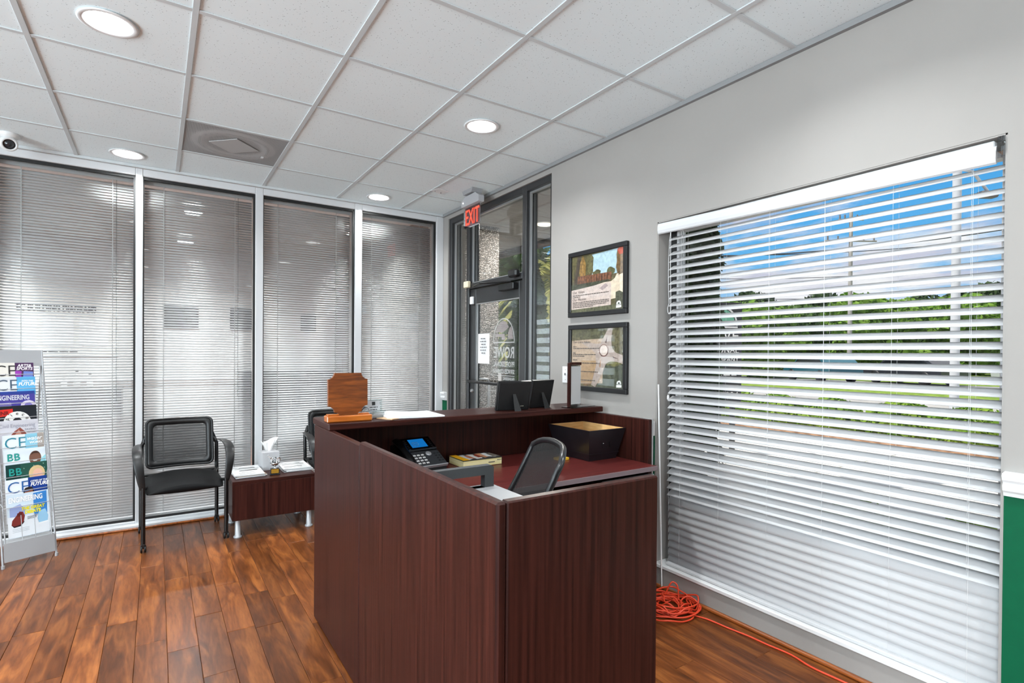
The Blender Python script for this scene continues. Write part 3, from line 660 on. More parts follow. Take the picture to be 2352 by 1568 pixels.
S2 = [((98, 92, 66), [(0, 0), (1, 0), (1, 1), (0, 1)]), ((86, 84, 58), blob(.35, .08, .4, .1, 16, 21)), ((126, 106, 80), blob(.2, .5, .25, .3, 18, 22)), ((112, 86, 56), blob(.3, .8, .25, .2, 18, 23)), ((74, 78, 62), [(.6, .62), (1, .58), (1, 1), (.5, 1)]), ((102, 98, 60), blob(.78, .55, .2, .08, 14, 25)),
      ((178, 156, 134), [(0, .2), (.62, .17), (.62, .93), (0, .97)]), ((168, 138, 104), [(.2, .55), (.5, .55), (.5, .93), (.2, .94)]),
      (road, [(.58, .25), (.72, 0), (.80, 0), (.775, .2), (.79, .33), (.86, .41), (1, .46), (1, .6), (.88, .56), (.76, .55), (.68, .6), (.62, .75), (.48, 1), (.4, .97), (.5, .62), (.48, .42), (.38, .34), (.2, .24), (.3, .22), (.5, .26)]),
      ((92, 70, 64), [(.66, .24), (.7, .14), (.69, .25)]), ((92, 70, 64), [(.8, .47), (.9, .51), (.81, .5)]), ((110, 74, 66), blob(.64, .375, .088, .105, 24, 1, 0)), ((200, 184, 172), blob(.64, .37, .075, .09, 24, 1, 0)), ((160, 122, 92), [(.57, .55), (.6, .53), (.58, .65), (.56, .66)])]+logo
T2 = [('Our Core Values:', .025, .03, .245, dk)]
B2 = [(.03, .1, .315), (.03, .56, .345), (.03, .1, .425), (.03, .5, .452), (.03, .28, .482), (.03, .14, .55), (.03, .58, .6), (.03, .12, .68), (.03, .54, .75), (.03, .5, .9)]
picture('black framed aerial print of a roundabout with a core values text', 2.638, 1.09, S2, T2, B2)
# ================================================================== reception desk
XD, YD0, YD1, XE = .664, 1.062, 2.80, 2.372
PH, PT_ = .972, .026
d = thing('reception_desk', 'dark mahogany reception desk with raised counter and privacy panels', 'desk', (XD, YD0, 0))
def D(n, x0, x1, y0, y1, z0, z1, m, bv=.0025): return MB().box(x0-XD, x1-XD, y0-YD0, y1-YD0, z0, z1, bv).build(n, m, d)
ys_ = 2.085
D('side_panel', XD, XD+.028, YD0, ys_-.001, .006, PH+.014, mah_v, .006); D('side_panel', XD, XD+.028, ys_+.001, YD1, .006, PH, mah_v, .003)
D('end_panel', XD+.0282, 1.213, YD0, YD0+.03, .006, PH+.013, mah_v, .004)
D('front_panel', XD+.03, XE-.03, YD1-.03, YD1, .006, PH, mah_v)
D('side_panel', XE-.028, XE, 2.128, YD1, .006, PH-.008, mah_v, .003)
D('edge_strip', XE+.001, XE+.012, 2.125, 2.20, .006, PH-.006, lite_alu, .002)
D('counter', XD-.002, XE-.006, 2.525, YD1+.03, PH+.001, PH+.033, mah_x, .004)
D('work_surface', XD+.03, XE-.03, 2.06, YD1-.032, .69, .715, mah_s, .004)
D('return_surface', XD+.03, 1.205, YD0+.032, 2.058, .69, .715, mah_s, .004)
D('surface_edge', XD+.56, XE-.03, 2.054, 2.0595, .689, .714, mat('edge_band', c(128, 112, 116), .3), .001)
D('modesty_panel', 1.18, 1.2, YD0+.04, 1.45, .2, .688, mah_v)
# pedestal under the right of the work surface
pd = thing('drawer_pedestal', 'dark drawer pedestal under the right end of the reception desk', 'cabinet', (2.14, 2.28, 0))
MB().box(-.19, .19, -.19, .3, .03, .66, .003).build('body', mah_v, pd)
for i, (z0, z1) in enumerate(((.05, .34), (.35, .5), (.51, .655))):
    dr = MB().box(-.188, .188, -.209, -.191, z0, z1, .003).build('drawer', mah_v, pd)
    MB().box(-.07, .07, -.222, -.21, z1-.035, z1-.02, .003).build('handle', silver_m, dr)
MB().box(-.19, .19, -.2095, -.19, .6555, .668, .001).build('top_rail', silver_m, pd)
MB().lathe([(.009, 0), (.009, .006)], 12).build('lock', chrome_m, pd, T(.15, -.2095, .63) @ RX(PI/2))
for a in (-.16, .16):
    for e_ in (-.15, .26): MB().cyl((a, e_, 0), (a, e_, .03), .018, 12).build('foot', black_m, pd)
CT = PH+.0335; WS = .7155
# ---- on the counter
# wooden plaque on a stand, seen from behind
t = thing('award_plaque', 'honey wood plaque with scalloped corners on a wooden stand', 'plaque', (.772, 2.605, CT), -.02)
MB().box(-.107, .107, -.045, .02, 0, .03, .004).build('base', honeyb_m, t)
MB().box(-.1, -.045, -.02, .012, .03, .036, .002).build('ledge', honeyb_m, t); MB().box(.045, .1, -.02, .012, .03, .036, .002).build('ledge', honeyb_m, t)
a_, b_, r_ = .094, .2, .03
pl = [(-.045, 0)]+[( .045, 0)]
def scallop(cx, cy, a0, a1): return [(cx+r_*math.cos(a0+(a1-a0)*i/6), cy+r_*math.sin(a0+(a1-a0)*i/6)) for i in range(7)]
pl = [(-.048, .0), (.048, .0), (.048, .008)]+scallop(a_, .012, PI, PI/2)+scallop(a_, b_, -PI/2, -PI)+scallop(-a_, b_, 0, -PI/2)+scallop(-a_, .012, PI/2, 0)+[(-.048, .008)]
MB().prism(pl, -.011, .011, T(0, 0, .031) @ RX(PI/2-.03)).build('plaque_board', honey_m, t)
# acrylic card holder with business cards
t = thing('card_holder', 'clear acrylic business card holder standing beside the wooden plaque', 'card holder', (.925, 2.655, CT), .1)
for q in ((-.048, .048, .02, .022, 0, .092), (-.048, .048, -.022, -.02, 0, .04), (-.048, .048, -.022, .022, 0, .003)): MB().box(*q).build('acrylic_wall', acryl_m, t)
tc_ = MB().box(-.045, .045, -.014, -.004, .004, .03).build('business_cards', paper_m, t)
ct_ = MB().box(-.034, .034, -.001, 0, .004, .086).build('insert_card', flat(190, 192, 195), t, T(0, .012, 0) @ RX(-.1))
MB().box(-.009, .009, -.0014, -.0011, .062, .08).build('print_logo', ink_m, ct_)
for i in range(4): wordbars(-.022+.004*i, .022-.004*i, .05-i*.012, .009, ink_m, ct_, basis((0, -.0012, 0), (1, 0, 0), (0, 0, 1)), i)
MB().lathe([(.0001, -.004), (.03, -.004), (.03, .004), (.0001, .004)], 20, cap=False).build('glass_disc', acryl_m, t, T(-.06, .0, .03) @ RX(PI/2))
# newspaper pages
def wavy(w, dd, amp, ph, lift=0): return lambda u, v: ((u-.5)*w, (v-.5)*dd, .004+amp*(math.sin(u*5+ph)*.5+.5)*(1-.4*v)+lift*u)
def page(name, label, x, y, z, w, dd, rz, amp, ph, m, group=None, lines=0, cat='papers'):
    t = thing(name, label, cat, (x, y, z), rz, group)
    b = MB().grid(wavy(w, dd, amp, ph), 12, 6); fn = wavy(w, dd, amp, ph)
    b.grid(lambda u, v: (lambda p: (p[0], p[1], 0.0004+p[2]*.1))(fn(u, v)), 12, 6)
    for v in (0, 1): b.grid(lambda u, s_: (lambda p: (p[0], p[1], p[2]*(.1+.9*s_)))(fn(u, v)), 12, 1)
    for u in (0, 1): b.grid(lambda v, s_: (lambda p: (p[0], p[1], p[2]*(.1+.9*s_)))(fn(u, v)), 6, 1)
    b.build('sheet_stack', m, t, fix=False)
    for i in range(lines):
        v0 = .15+.7*i/max(1, lines-1); q = random.Random(i+int(x*100))
        u0 = q.uniform(.06, .3); u1 = q.uniform(.5, .95)
        bb = MB().grid(lambda u, v: (lambda p: (p[0], p[1], p[2]+.0008))(fn(u0+(u1-u0)*u, v0+.025*v)), 8, 1)
        bb.build('print_line', greyink_m, t, fix=False)
    return t
page('newspaper', 'open white newspaper lying on the reception desk counter', 1.115, 2.675, CT, .30, .27, -.08, .012, .8, paper_m, lines=6, cat='newspaper')
page('folder_sheet', 'tan paper sheet beside the newspaper on the counter', .962, 2.575, CT, .05, .10, .5, .001, 0, mat('tan_paper', c(196, 160, 124), .7), cat='paper')
# two picture frames seen from behind
bk_m = mat('frame_back', c(15, 15, 16), .55, var=.2, vscale=60)
def easel(label, x, y, rz, w, h):
    t = thing('easel_frame', label, 'picture frame', (x, y, CT), rz, 'photo frames facing away on the counter')
    tl = RX(.22)                      # leans its top toward the desk side
    MB().box(-w/2, w/2, -.006, .012, 0, h, .002).build('backing_board', bk_m, t, T(0, .028, .003) @ tl)
    for q in ((-w/2-.006, -w/2, 0, h), (w/2, w/2+.006, 0, h), (-w/2-.006, w/2+.006, h, h+.006), (-w/2-.006, w/2+.006, -.003, 0)):
        MB().box(q[0], q[1], -.004, .014, q[2], q[3], .001).build('frame_edge', blacks_m, t, T(0, .028, .003) @ tl)
    lg = T(.0, .028, .003) @ tl @ T(0, -.007, h*.58) @ RX(-.62)
    MB().prism([(-.009, 0), (.009, 0), (.026, -h*.62), (-.018, -h*.66)], -.003, 0, lg @ RX(PI/2) @ Matrix.Scale(1, 4)).build('easel_leg', mat('easel_black', c(30, 30, 31), .5) if 'easel_black' not in MATS else MATS['easel_black'], t)
    wordbars(0, .026, 0, .008, flat(190, 188, 170), t, T(0, .028, .003) @ tl @ basis((w*.24, -.0068, h*.12), (1, 0, 0), (0, 0, 1)), 3)
    return t
easel('black picture frame facing away, the one nearer the newspaper', 1.737, 2.60, -.10, .205, .165)
easel('black picture frame facing away, the one nearer the sign holder', 1.975, 2.645, .14, .165, .165)
# tall sign holder, nearly edge-on
t = thing('sign_holder', 'tall clear sign holder with a dark wooden edge on the counter', 'sign holder', (2.205, 2.585, CT), .25)
MB().box(-.11, .13, -.045, .045, 0, .004, .001).build('acrylic_foot', acryl_m, t)
MB().box(-.1, -.084, -.010, .010, .004, .275, .002).build('wood_edge', mah_v, t)
MB().box(-.083, .025, -.010, .010, .262, .28, .002).build('wood_top', mah_v, t)
MB().box(-.083, .025, -.003, .003, .004, .261).build('acrylic_sheet', acryl_m, t)
MB().box(-.080, .022, -.001, .001, .02, .255).build('paper_insert', flat(200, 202, 204), t, T(0, -.0045, 0))
# ---- on the work surface
# desk phone
t = thing('desk_phone', 'dark grey office desk phone with blue screen and keypad', 'phone', (1.16, 2.67, WS), .12)
pm = mat('phone_grey', c(52, 53, 56), .4); pk = mat('phone_black', c(12, 12, 13), .3)
body = T(0, -.09, .012) @ RX(.50)                      # sloping face, local x across, y up the slope
MB().prism([(-.1, .0), (.11, .0), (.11, .115), (.10, .125), (.08, .122), (-.098, .022)], -.1, .125, basis((0, 0, 0), (0, 1, 0), (0, 0, 1))).build('stand', pk, t)
MB().box(-.06, .125, -.01, .115, .02, .034, .005).build('key_deck', pm, t, body)
MB().box(-.055, .125, .115, .225, .02, .042, .006).build('screen_bezel', pk, t, body)
MB().box(-.02, .075, .135, .205, .0425, .0432).build('screen', mat('blue_screen', c(10, 60, 110), .2, emit=(c(20, 120, 200), .75)), t, body)
for k_ in range(3): wordbars(-.012, .03, .145+k_*.014, .009, flat(160, 205, 235), t, body @ T(0, 0, .0434), k_)
keym = mat('key_white', c(215, 215, 215), .5); keyd = mat('key_dark', c(24, 24, 26), .5)
for r_i in range(4):
    for k_ in range(3): MB().box(-.008, .008, -.005, .005, 0, .004, .001).build('key', keym, t, body @ T(-.037+k_*.024, .012+r_i*.022, .034))
for k_ in range(2):
    for r_i in range(4): MB().box(-.006, .006, -.004, .004, 0, .003, .001).build('key', keyd, t, body @ T(.088+k_*.02, .02+r_i*.02, .034))
MB().lathe([(.0001, .005), (.012, .005), (.016, .003), (.017, 0)], 18, cap=False).build('navigation_pad', silver_m, t, body @ T(.053, .085, .034))
for k_ in range(6):
    for s_ in (-.043, .1): MB().box(-.007, .007, -.0035, .0035, 0, .003, .001).build('side_key', keyd, t, body @ T(s_, .125+k_*.015, .042))
MB().box(-.06, .125, -.014, -.008, .018, .036, .002).build('front_lip', silver_m, t, body)
hs_ = [(-.088, .0, .045), (-.088, .03, .056), (-.088, .1, .058), (-.088, .17, .056), (-.088, .205, .045)]
MB().tube(hs_, [.022, .024, .019, .024, .022], 12, flat=.62).build('handset', pk, t, body)
# thick yellow book
t = thing('directory_book', 'thick paperback directory with yellow page edges on the desk', 'book', (1.50, 2.635, WS), .0)
MB().box(-.122, .122, -.085, .085, .001, .038, .002).build('page_block', mat('yellow_pages', c(226, 208, 130), .8, col2=c(240, 232, 190), vscale=3, stretch=(.3, .3, 60)), t)
cv = MB().box(-.124, .124, -.087, .087, .038, .0405, .001).build('cover', flat(62, 60, 58), t)
q = random.Random(4)
for i, col in enumerate(((236, 170, 30), (205, 205, 205), (190, 120, 90), (225, 222, 215), (150, 60, 40), (210, 150, 110), (235, 235, 235), (120, 110, 100))):
    x_ = -.115+i*.028; poly([(x_, -.08+q.uniform(0, .05)), (x_+.045, -.07+q.uniform(0, .05)), (x_+.04, .05+q.uniform(0, .02)), (x_+.005, .02+q.uniform(0, .05))], flat(*col), cv, .0406+.0002*i, name='cover_print')
poly([(-.122, -.085), (-.08, -.085), (-.08, .085), (-.122, .085)], flat(240, 176, 26), cv, .0423, name='cover_print')
MB().box(.035, .075, -.0862, -.0852, .016, .021).build('index_mark', flat(110, 105, 95), t)
MB().box(.09, .118, -.0862, -.0852, .026, .03).build('index_mark', flat(110, 105, 95), t)
# open wooden box
t = thing('wooden_box', 'black tapered open wooden box, pale wood inside, on the desk', 'box', (2.193, 2.49, WS), .01)
bx_m = mat('box_black', c(30, 26, 30), .35, var=.1, vscale=20); pin = mat('box_inside', c(205, 160, 100), .55, col2=c(222, 182, 124), vscale=4, stretch=(3, 3, 20))
lo = (.107, .146); hi_ = (.146, .19); hh = .183; th = .01
def fr_(k_, s_): return (lo[0]+(hi_[0]-lo[0])*k_-s_, lo[1]+(hi_[1]-lo[1])*k_-s_)
for nm, sg in (('side_board', 0), ('side_board', 1), ('side_board', 2), ('side_board', 3)):
    cs = [(-1, -1), (1, -1), (1, 1), (-1, 1)]; p_, n_ = cs[sg], cs[(sg+1) % 4]
    V = []
    for k_, z in ((0, 0), (1, hh)):
        for s_ in (0, th):
            w0 = fr_(k_, s_); V += [(p_[0]*w0[0], p_[1]*w0[1], z), (n_[0]*w0[0], n_[1]*w0[1], z)]
    MB().add(V, [(0, 1, 5, 4), (0, 2, 3, 1), (4, 5, 7, 6), (0, 4, 6, 2), (1, 3, 7, 5)]).build(nm, bx_m, t)
    MB().add([tuple(Vector(V[i])*.999) for i in (2, 3, 7, 6)], [(0, 1, 2, 3)]).build('lining', pin, t, T(0, 0, .0002))
    e0, e1 = fr_(.19, -.003), fr_(.23, -.003)
    MB().add([(p_[0]*e0[0], p_[1]*e0[1], hh*.19), (n_[0]*e0[0], n_[1]*e0[1], hh*.19), (n_[0]*e1[0], n_[1]*e1[1], hh*.23), (p_[0]*e1[0], p_[1]*e1[1], hh*.23),
              (p_[0]*(e0[0]-.004), p_[1]*(e0[1]-.004), hh*.19), (n_[0]*(e0[0]-.004), n_[1]*(e0[1]-.004), hh*.19), (n_[0]*(e1[0]-.004), n_[1]*(e1[1]-.004), hh*.23), (p_[0]*(e1[0]-.004), p_[1]*(e1[1]-.004), hh*.23)],
             [(0, 1, 2, 3), (0, 4, 5, 1), (3, 2, 6, 7)]).build('moulding', bx_m, t)
MB().box(-.096, .096, -.135, .135, .001, .01).build('bottom', pin, t)
wf = fr_(.55, -.001); lp = T(.0, -wf[1], hh*.55) @ RX(-.21)
g = MB()
for q in ((-.03, .03, .012, .015), (-.03, .03, -.027, -.024), (-.03, -.027, -.024, .012), (.027, .03, -.024, .012)): g.box(q[0], q[1], -.003, 0, q[2], q[3])
g.build('label_holder', blacks_m, t, lp); MB().ball((-.022, -.004, .0), .003, 8).build('rivet', silver_m, t, lp)
# sticky notes
t = thing('note_pad', 'small yellow sticky note pad beside the open wooden box', 'note pad', (1.985, 2.47, WS), .1)
MB().box(-.035, .035, -.03, .03, 0, .012, .001).build('pad', flat(238, 190, 40), t); MB().box(-.035, .035, -.03, .03, .0125, .0135).build('top_sheet', flat(244, 200, 60), t)
# printer on the return with grey bracket
t = thing('desktop_printer', 'pale grey desktop machine with a dark grey bracket behind the desk panel', 'printer', (.84, 1.42, WS))
lg_ = mat('pale_plastic', c(150, 151, 153), .4); dg_ = mat('mid_grey_plastic', c(60, 62, 64), .45)
MB().prism([(-.145, -.24), (.10, -.24), (.14, -.17), (.14, .19), (-.145, .19)], .004, .165).build('case', lg_, t)
MB().prism([(-.14, -.21), (.085, -.21), (.12, -.15), (.12, .13), (-.14, .13)], .1655, .169).build('lid', lg_, t)
MB().prism([(-.14, .0), (.127, .0), (.127, .066), (.117, .073), (-.14, .073), (-.14, .042), (.092, .042), (.092, .0)], -.014, .014, T(0, .165, .1655) @ RX(PI/2)).build('bracket', dg_, t)
for a in (-.12, .09):
    for e_ in (-.2, .16): MB().cyl((a, e_, 0), (a, e_, .004), .012, 10).build('foot', black_m, t)
# orange extension cord
t = thing('extension_cord', 'orange extension cord heaped at the desk and running along the window wall', 'cord', (0, 0, 0))
q = random.Random(12); pts = []
cx, cy = 2.26, 1.90
for i in range(150):
    a = i*.52; rr_ = .06+.075*abs(math.sin(i*.171+.4))+.02*q.random()
    pts.append((cx+rr_*1.0*math.cos(a)+.05*math.sin(i*.11), cy+rr_*.9*math.sin(a)+.03*math.cos(i*.07), .006+.05*(.5+.5*math.sin(i*.37))*q.random()+.012*(i % 5)/5))
pts = [(min(p[0], XR-.02), min(p[1], 2.12) if p[0] > 2.36 else p[1], p[2]) for p in pts]
# upright kink and trailing run
run = [(2.30, 1.98, .01), (2.335, 1.955, .09), (2.35, 1.94, .1), (2.355, 1.92, .08), (2.345, 1.90, .01), (2.30, 1.82, .006), (2.33, 1.78, .006), (2.375, 1.80, .03), (2.37, 1.86, .05), (2.32, 1.87, .03), (2.29, 1.80, .007), (2.32, 1.70, .005), (2.33, 1.60, .005), (2.345, 1.50, .005), (2.35, 1.4, .005), (2.36, 1.30, .005), (2.34, 1.20, .005), (2.345, 1.08, .005), (2.35, .95, .005), (2.34, .8, .005), (2.35, .6, .005), (2.36, .3, .005), (2.36, -.3, .005)]
def smooth(P, n=5):
    P = [Vector(p) for p in P]; out = []
    for i in range(len(P)-1):
        p0, p1, p2, p3 = P[max(0, i-1)], P[i], P[i+1], P[min(len(P)-1, i+2)]
        for k_ in range(n):
            s_ = k_/n; out.append(.5*((2*p1)+(p2-p0)*s_+(2*p0-5*p1+4*p2-p3)*s_*s_+(3*p1-p0-3*p2+p3)*s_**3))
    out.append(P[-1]); return [(p.x, p.y, max(.0042, p.z)) for p in out]
MB().tube(smooth(pts+run, 4), .0042, 6).build('cable', orange_m, t)
MB().cyl((2.36, -.3, .0125), (2.36, -.36, .0125), .012, 12).build('plug', orange_m, t)
# ================================================================== guest chairs
def guest_chair(label, loc, rz):
    t = thing('guest_chair', label, 'chair', loc, rz, 'black mesh-back guest chairs along the glass partition')
    # local: x across, y toward the back wall, seat faces -y
    sw, sd = .46, .45
    def seatf(u, v):
        x = (u-.5)*sw; y = -.235+v*sd
        e = (abs(u-.5)*2)**4; f_ = (abs(v-.5)*2)**6
        return (x*(1-.05*f_), y, .452-.024*e-.020*f_ - .02*(1-v)**3 + .006*math.cos((u-.5)*6))
    b = MB().grid(seatf, 14, 12)
    def under(u, v): p = seatf(u, v); return (p[0]*.96, p[1]*.97-.002, .372+.012*v-.006*math.cos((u-.5)*3))
    b.grid(under, 14, 12)
    for v in (0, 1): b.grid(lambda u, s_: tuple(Vector(seatf(u, v))*(1-s_)+Vector(under(u, v))*s_+Vector((0, (-.012 if v == 0 else .012)*math.sin(s_*PI), 0))), 14, 4)
    for u in (0, 1): b.grid(lambda v, s_: tuple(Vector(seatf(u, v))*(1-s_)+Vector(under(u, v))*s_+Vector(((-.012 if u == 0 else .012)*math.sin(s_*PI), 0, 0))), 12, 4)
    b.build('seat_cushion', fabric_m, t, fix=False)
    MB().box(-.19, .19, -.19, .18, .36, .374, .006).build('seat_pan', black_m, t)
    # back: rounded frame slightly curved, mesh inside
    bw_, bh = .425, .345; z0 = .475; tilt = .20
    def bp(x, z):                    # point on the back surface
        return (x, .205+(z)*math.tan(tilt)+.035*(1-(x/(bw_/2))**2)-.015, z0+z)
    def rr(w, h, r, n=6):
        P = []
        for cx, cz, a0 in ((w/2-r, h-r, 0), (-w/2+r, h-r, PI/2), (-w/2+r, r, PI), (w/2-r, r, 3*PI/2)):
            for i in range(n+1): a = a0+PI/2*i/n; P.append((cx+r*math.cos(a), cz+r*math.sin(a)))
        return P
    out = rr(bw_, bh, .035); inn = [(x*(1-.165), .035+(z-.035)*(bh-.07)/(bh)+.0) for x, z in out]
    def dens(P): 
        Q = []
        for i in range(len(P)):
            a, b2 = P[i], P[(i+1) % len(P)]; n = max(1, int(math.hypot(a[0]-b2[0], a[1]-b2[1])/.04))
            for k_ in range(n): Q.append((a[0]+(b2[0]-a[0])*k_/n, a[1]+(b2[1]-a[1])*k_/n))
        return Q
    out = dens(out); inn = [(x*.81, bh/2+(z-bh/2)*.76) for x, z in out]
    n = len(out); V = []
    for P, dy in ((out, -.006), (inn, -.006), (inn, .010), (out, .014)):
        V += [(lambda p: (p[0], p[1]+dy, p[2]))(bp(x, z)) for x, z in P]
    F = []
    for k_ in range(4):
        for i in range(n): j = (i+1) % n; F.append((k_*n+i, k_*n+j, ((k_+1) % 4)*n+j, ((k_+1) % 4)*n+i))
    MB().add(V, F, True).build('back_frame', black_m, t)
    MB().tube([bp(x*1.005, z*1.0) for x, z in out], .009, 6, closed=True).build('back_rim', black_m, t)
    w2, h2 = bw_*.815, bh*.765
    MB().grid(lambda u, v: bp((u-.5)*w2, bh*.1175+h2*v), 12, 6).build('back_mesh', mesh_m, t, fix=False)
    for s in (-1, 1):
        # front leg up into a broad curved arm
        x = s*.245
        MB().tube([(x, -.245, .055), (x, -.245, .43)], .0135, 10).build('leg', blacks_m, t)
        MB().tube([(x, .225, .055), (x, .235, .43), (x, .25, .62), (s*.215, .262, .70)], .0135, 10).build('leg', blacks_m, t)
        MB().tube([(x, -.24, .425), (s*.215, -.1, .40), (s*.215, .12, .40), (x, .232, .425)], .011, 8).build('seat_rail', blacks_m, t)
        ap = [(x+s*.0, -.248, .40), (x+s*.012, -.252, .47), (x+s*.022, -.25, .55), (x+s*.028, -.225, .615), (x+s*.03, -.17, .648), (x+s*.03, -.09, .662), (x+s*.028, .02, .664), (x+s*.02, .14, .658), (x, .25, .648)]
        hw_ = [.018, .024, .029, .033, .034, .033, .03, .025, .018]; th_ = [.012, .012, .012, .012, .012, .011, .01, .01, .01]
        V = []; F = []
        for i, p in enumerate(ap):
            a = Vector(ap[max(0, i-1)]); b2 = Vector(ap[min(len(ap)-1, i+1)]); tg = (b2-a).normalized(); nr = Vector((1, 0, 0)).cross(tg).normalized()
            for dx, dn in ((-1, -1), (1, -1), (1, 1), (-1, 1)): V.append(tuple(Vector(p)+Vector((dx*hw_[i], 0, 0))+nr*dn*th_[i]*.6))
        for i in range(len(ap)-1):
            for k_ in range(4): F.append((i*4+k_, i*4+(k_+1) % 4, (i+1)*4+(k_+1) % 4, (i+1)*4+k_))
        F += [(0, 1, 2, 3), tuple((len(ap)-1)*4+k_ for k_ in (3, 2, 1, 0))]
        arm = MB().add(V, F, True).build('armrest', black_m, t); md = arm.modifiers.new('s', 'SUBSURF'); md.levels = 2; md.render_levels = 2
        MB().tube([(x, .24, .64), (s*.205, .262, .68)], .012, 8).build('back_link', black_m, t)
        for y_ in (-.245, .225):
            cs = MB().box(x-.012, x+.012, y_-.014, y_+.018, .03, .06, .004).build('caster', black_m, t)
            for dx in (-.016, .006): MB().lathe([(.0001, 0), (.02, 0), (.0245, .003), (.0245, .009), (.02, .012), (.0001, .012)], 18, cap=False).build('wheel', black_m, cs, T(x+dx, y_+.004, .0246) @ RY(PI/2))
    MB().tube([(-.24, .228, .42), (.24, .228, .42)], .01, 8).build('cross_bar', blacks_m, t)
    return t
guest_chair('black mesh-back guest chair with arms between magazine rack and coffee table', (.162, 4.555, 0), .045)
guest_chair('black mesh-back guest chair mostly hidden behind the reception desk', (1.305, 4.585, 0), -.03)
# coffee table
t = thing('coffee_table', 'low dark wood box table on round metal legs', 'table', (.735, 4.5, 0))
MB().box(-.285, .285, -.24, .24, .385, .41, .002).build('top', mah_x, t)
MB().box(-.285, .285, -.24, -.22, .13, .3845, .002).build('front_panel', mah_v, t); MB().box(-.285, .285, .22, .24, .13, .3845, .002).build('back_panel', mah_v, t)
MB().box(-.285, -.265, -.2195, .2195, .13, .3845, .002).build('side_panel', mah_v, t); MB().box(.265, .285, -.2195, .2195, .13, .3845, .002).build('side_panel', mah_v, t)
MB().box(-.264, .264, -.2195, .2195, .14, .155).build('bottom_panel', mah_x, t)
for sx in (-1, 1):
    for sy in (-1, 1):
        MB().lathe([(.026, 0), (.028, .004), (.028, .012), (.019, .016), (.018, .1295)], 20).build('leg', silver_m, t, T(sx*.245, sy*.2, 0))
TT = .4105
# magazines on the table
def magazine(label, x, y, z, rz, seed, group, w=.2, dd=.27, th=.006, cover=(225, 225, 225), lines=5):
    t = thing('magazine', label, 'magazine', (x, y, z), rz, group); q = random.Random(seed)
    MB().box(-w/2, w/2, -dd/2, dd/2, 0, th-.0006, .001).build('pages', paper_m, t)
    cv = MB().box(-w/2-.001, w/2+.001, -dd/2-.001, dd/2+.001, th-.0006, th).build('cover', flat(*cover), t)
    for i in range(lines):
        y0 = -dd/2+.02+(dd-.05)*i/lines; x0 = -w/2+q.uniform(.01, .06); x1 = w/2-q.uniform(.01, .08)
        g = q.choice((70, 120, 165, 190)); poly([(x0, y0), (x1, y0+q.uniform(-.01, .01)), (x1, y0+q.uniform(.01, .03)), (x0, y0+q.uniform(.008, .02))], flat(g, g, g), cv, th+.0001+.0001*i, name='cover_print', t=.0001)
    return t
g1 = 'magazines stacked on the coffee table'
for i in range(4):
    magazine('magazine in the coffee table stack beside the chair, '+('lying on top', 'second from the top', 'third from the top', 'at the bottom')[3-i], .575+.004*math.sin(i*2), 4.52+.005*math.cos(i*3), TT+.0063*i, .04+.05*math.sin(i*1.7), 30+i, g1, cover=((215, 215, 215), (150, 130, 110), (190, 190, 190), (226, 226, 226))[i], lines=9 if i == 3 else 3, dd=.34)
for i in range(4):
    magazine('magazine in the coffee table stack behind the trophy, '+('lying on top', 'second from the top', 'third from the top', 'at the bottom')[3-i], .915+.006*math.sin(i*2.2), 4.53+.006*math.cos(i*2), TT+.0068*i, .03+.07*math.sin(i*1.3), 40+i, g1, cover=((90, 90, 92), (205, 205, 205), (110, 110, 112), (228, 228, 228))[i], th=.0065, w=.2, dd=.28)
# tissue box
t = thing('tissue_box', 'frosted white square tissue box with white tissue sticking out', 'tissue box', (.745, 4.615, TT), .1)
for q in ((-.062, .062, -.062, -.058, 0, .135), (-.062, .062, .058, .062, 0, .135), (-.062, -.058, -.058, .058, 0, .135), (.058, .062, -.058, .058, 0, .135), (-.062, .062, -.062, .062, .1355, .139)): MB().box(*q).build('box_wall', mat('frosted_white', c(232, 232, 234), .3, trans=.5, var=.06, vscale=25) if 'frosted_white' not in MATS else MATS['frosted_white'], t)
tis = mat('tissue', c(244, 244, 244), .8, trans=.3, bump=.2, bscale=40)
q = random.Random(3)
MB().box(-.052, .052, -.052, .052, .004, .128, .012).build('tissue_pack', tis, t)
def tf(u, v):
    a = u*PI*1.15-.2; r = .018+.045*v+.012*math.sin(u*14)*v
    return (r*math.cos(a)*(1.05-.1*v), r*math.sin(a)*.75+.01*math.sin(u*9+v*4), .139+.085*v+.02*v*math.sin(u*6.3+.6))
MB().grid(tf, 28, 8).grid(lambda u, v: (lambda p: (p[0]*.75+.004, p[1]*.5-.008, p[2]*.93+.012))(tf(1-u*.8, v)), 20, 6).build('tissue', tis, t, fix=False)
# little trophy
t = thing('trophy', 'small clear and silver trophy on a black and gold base', 'trophy', (.748, 4.37, TT), -.1)
MB().box(-.036, .036, -.026, .026, 0, .008, .002).build('plinth', black_m, t); MB().box(-.03, .03, -.02, .02, .008, .048, .002).build('base_block', black_m, t)
MB().box(-.026, .026, -.0212, -.0202, .013, .044).build('gold_plate', mat('gold', c(206, 158, 58), .3, metal=.6), t)
MB().lathe([(.012, .048), (.006, .056), (.006, .064), (.02, .07), (.034, .082), (.036, .09), (.03, .092), (.0001, .08)], 20, cap=False).build('cup', chrome_m, t)
for i, a in enumerate((-2.4, -1.2, 0, 1.2, 2.4)):
    MB().tube([(.028*math.cos(a), .02*math.sin(a), .088), (.036*math.cos(a), .02*math.sin(a), .112), (.03*math.cos(a+.3), .02*math.sin(a), .128)], [.006, .004, .006], 7).build('crystal_arm', chrome_m, t)
MB().ball((0, 0, .1), (.018, .014, .012), 10).build('crystal', acryl_m, t)
MB().ball((-.05, 0, .145), .006, 8).tube([(-.03, 0, .125), (-.05, 0, .145)], .0025, 6).build('crystal_tip', chrome_m, t)
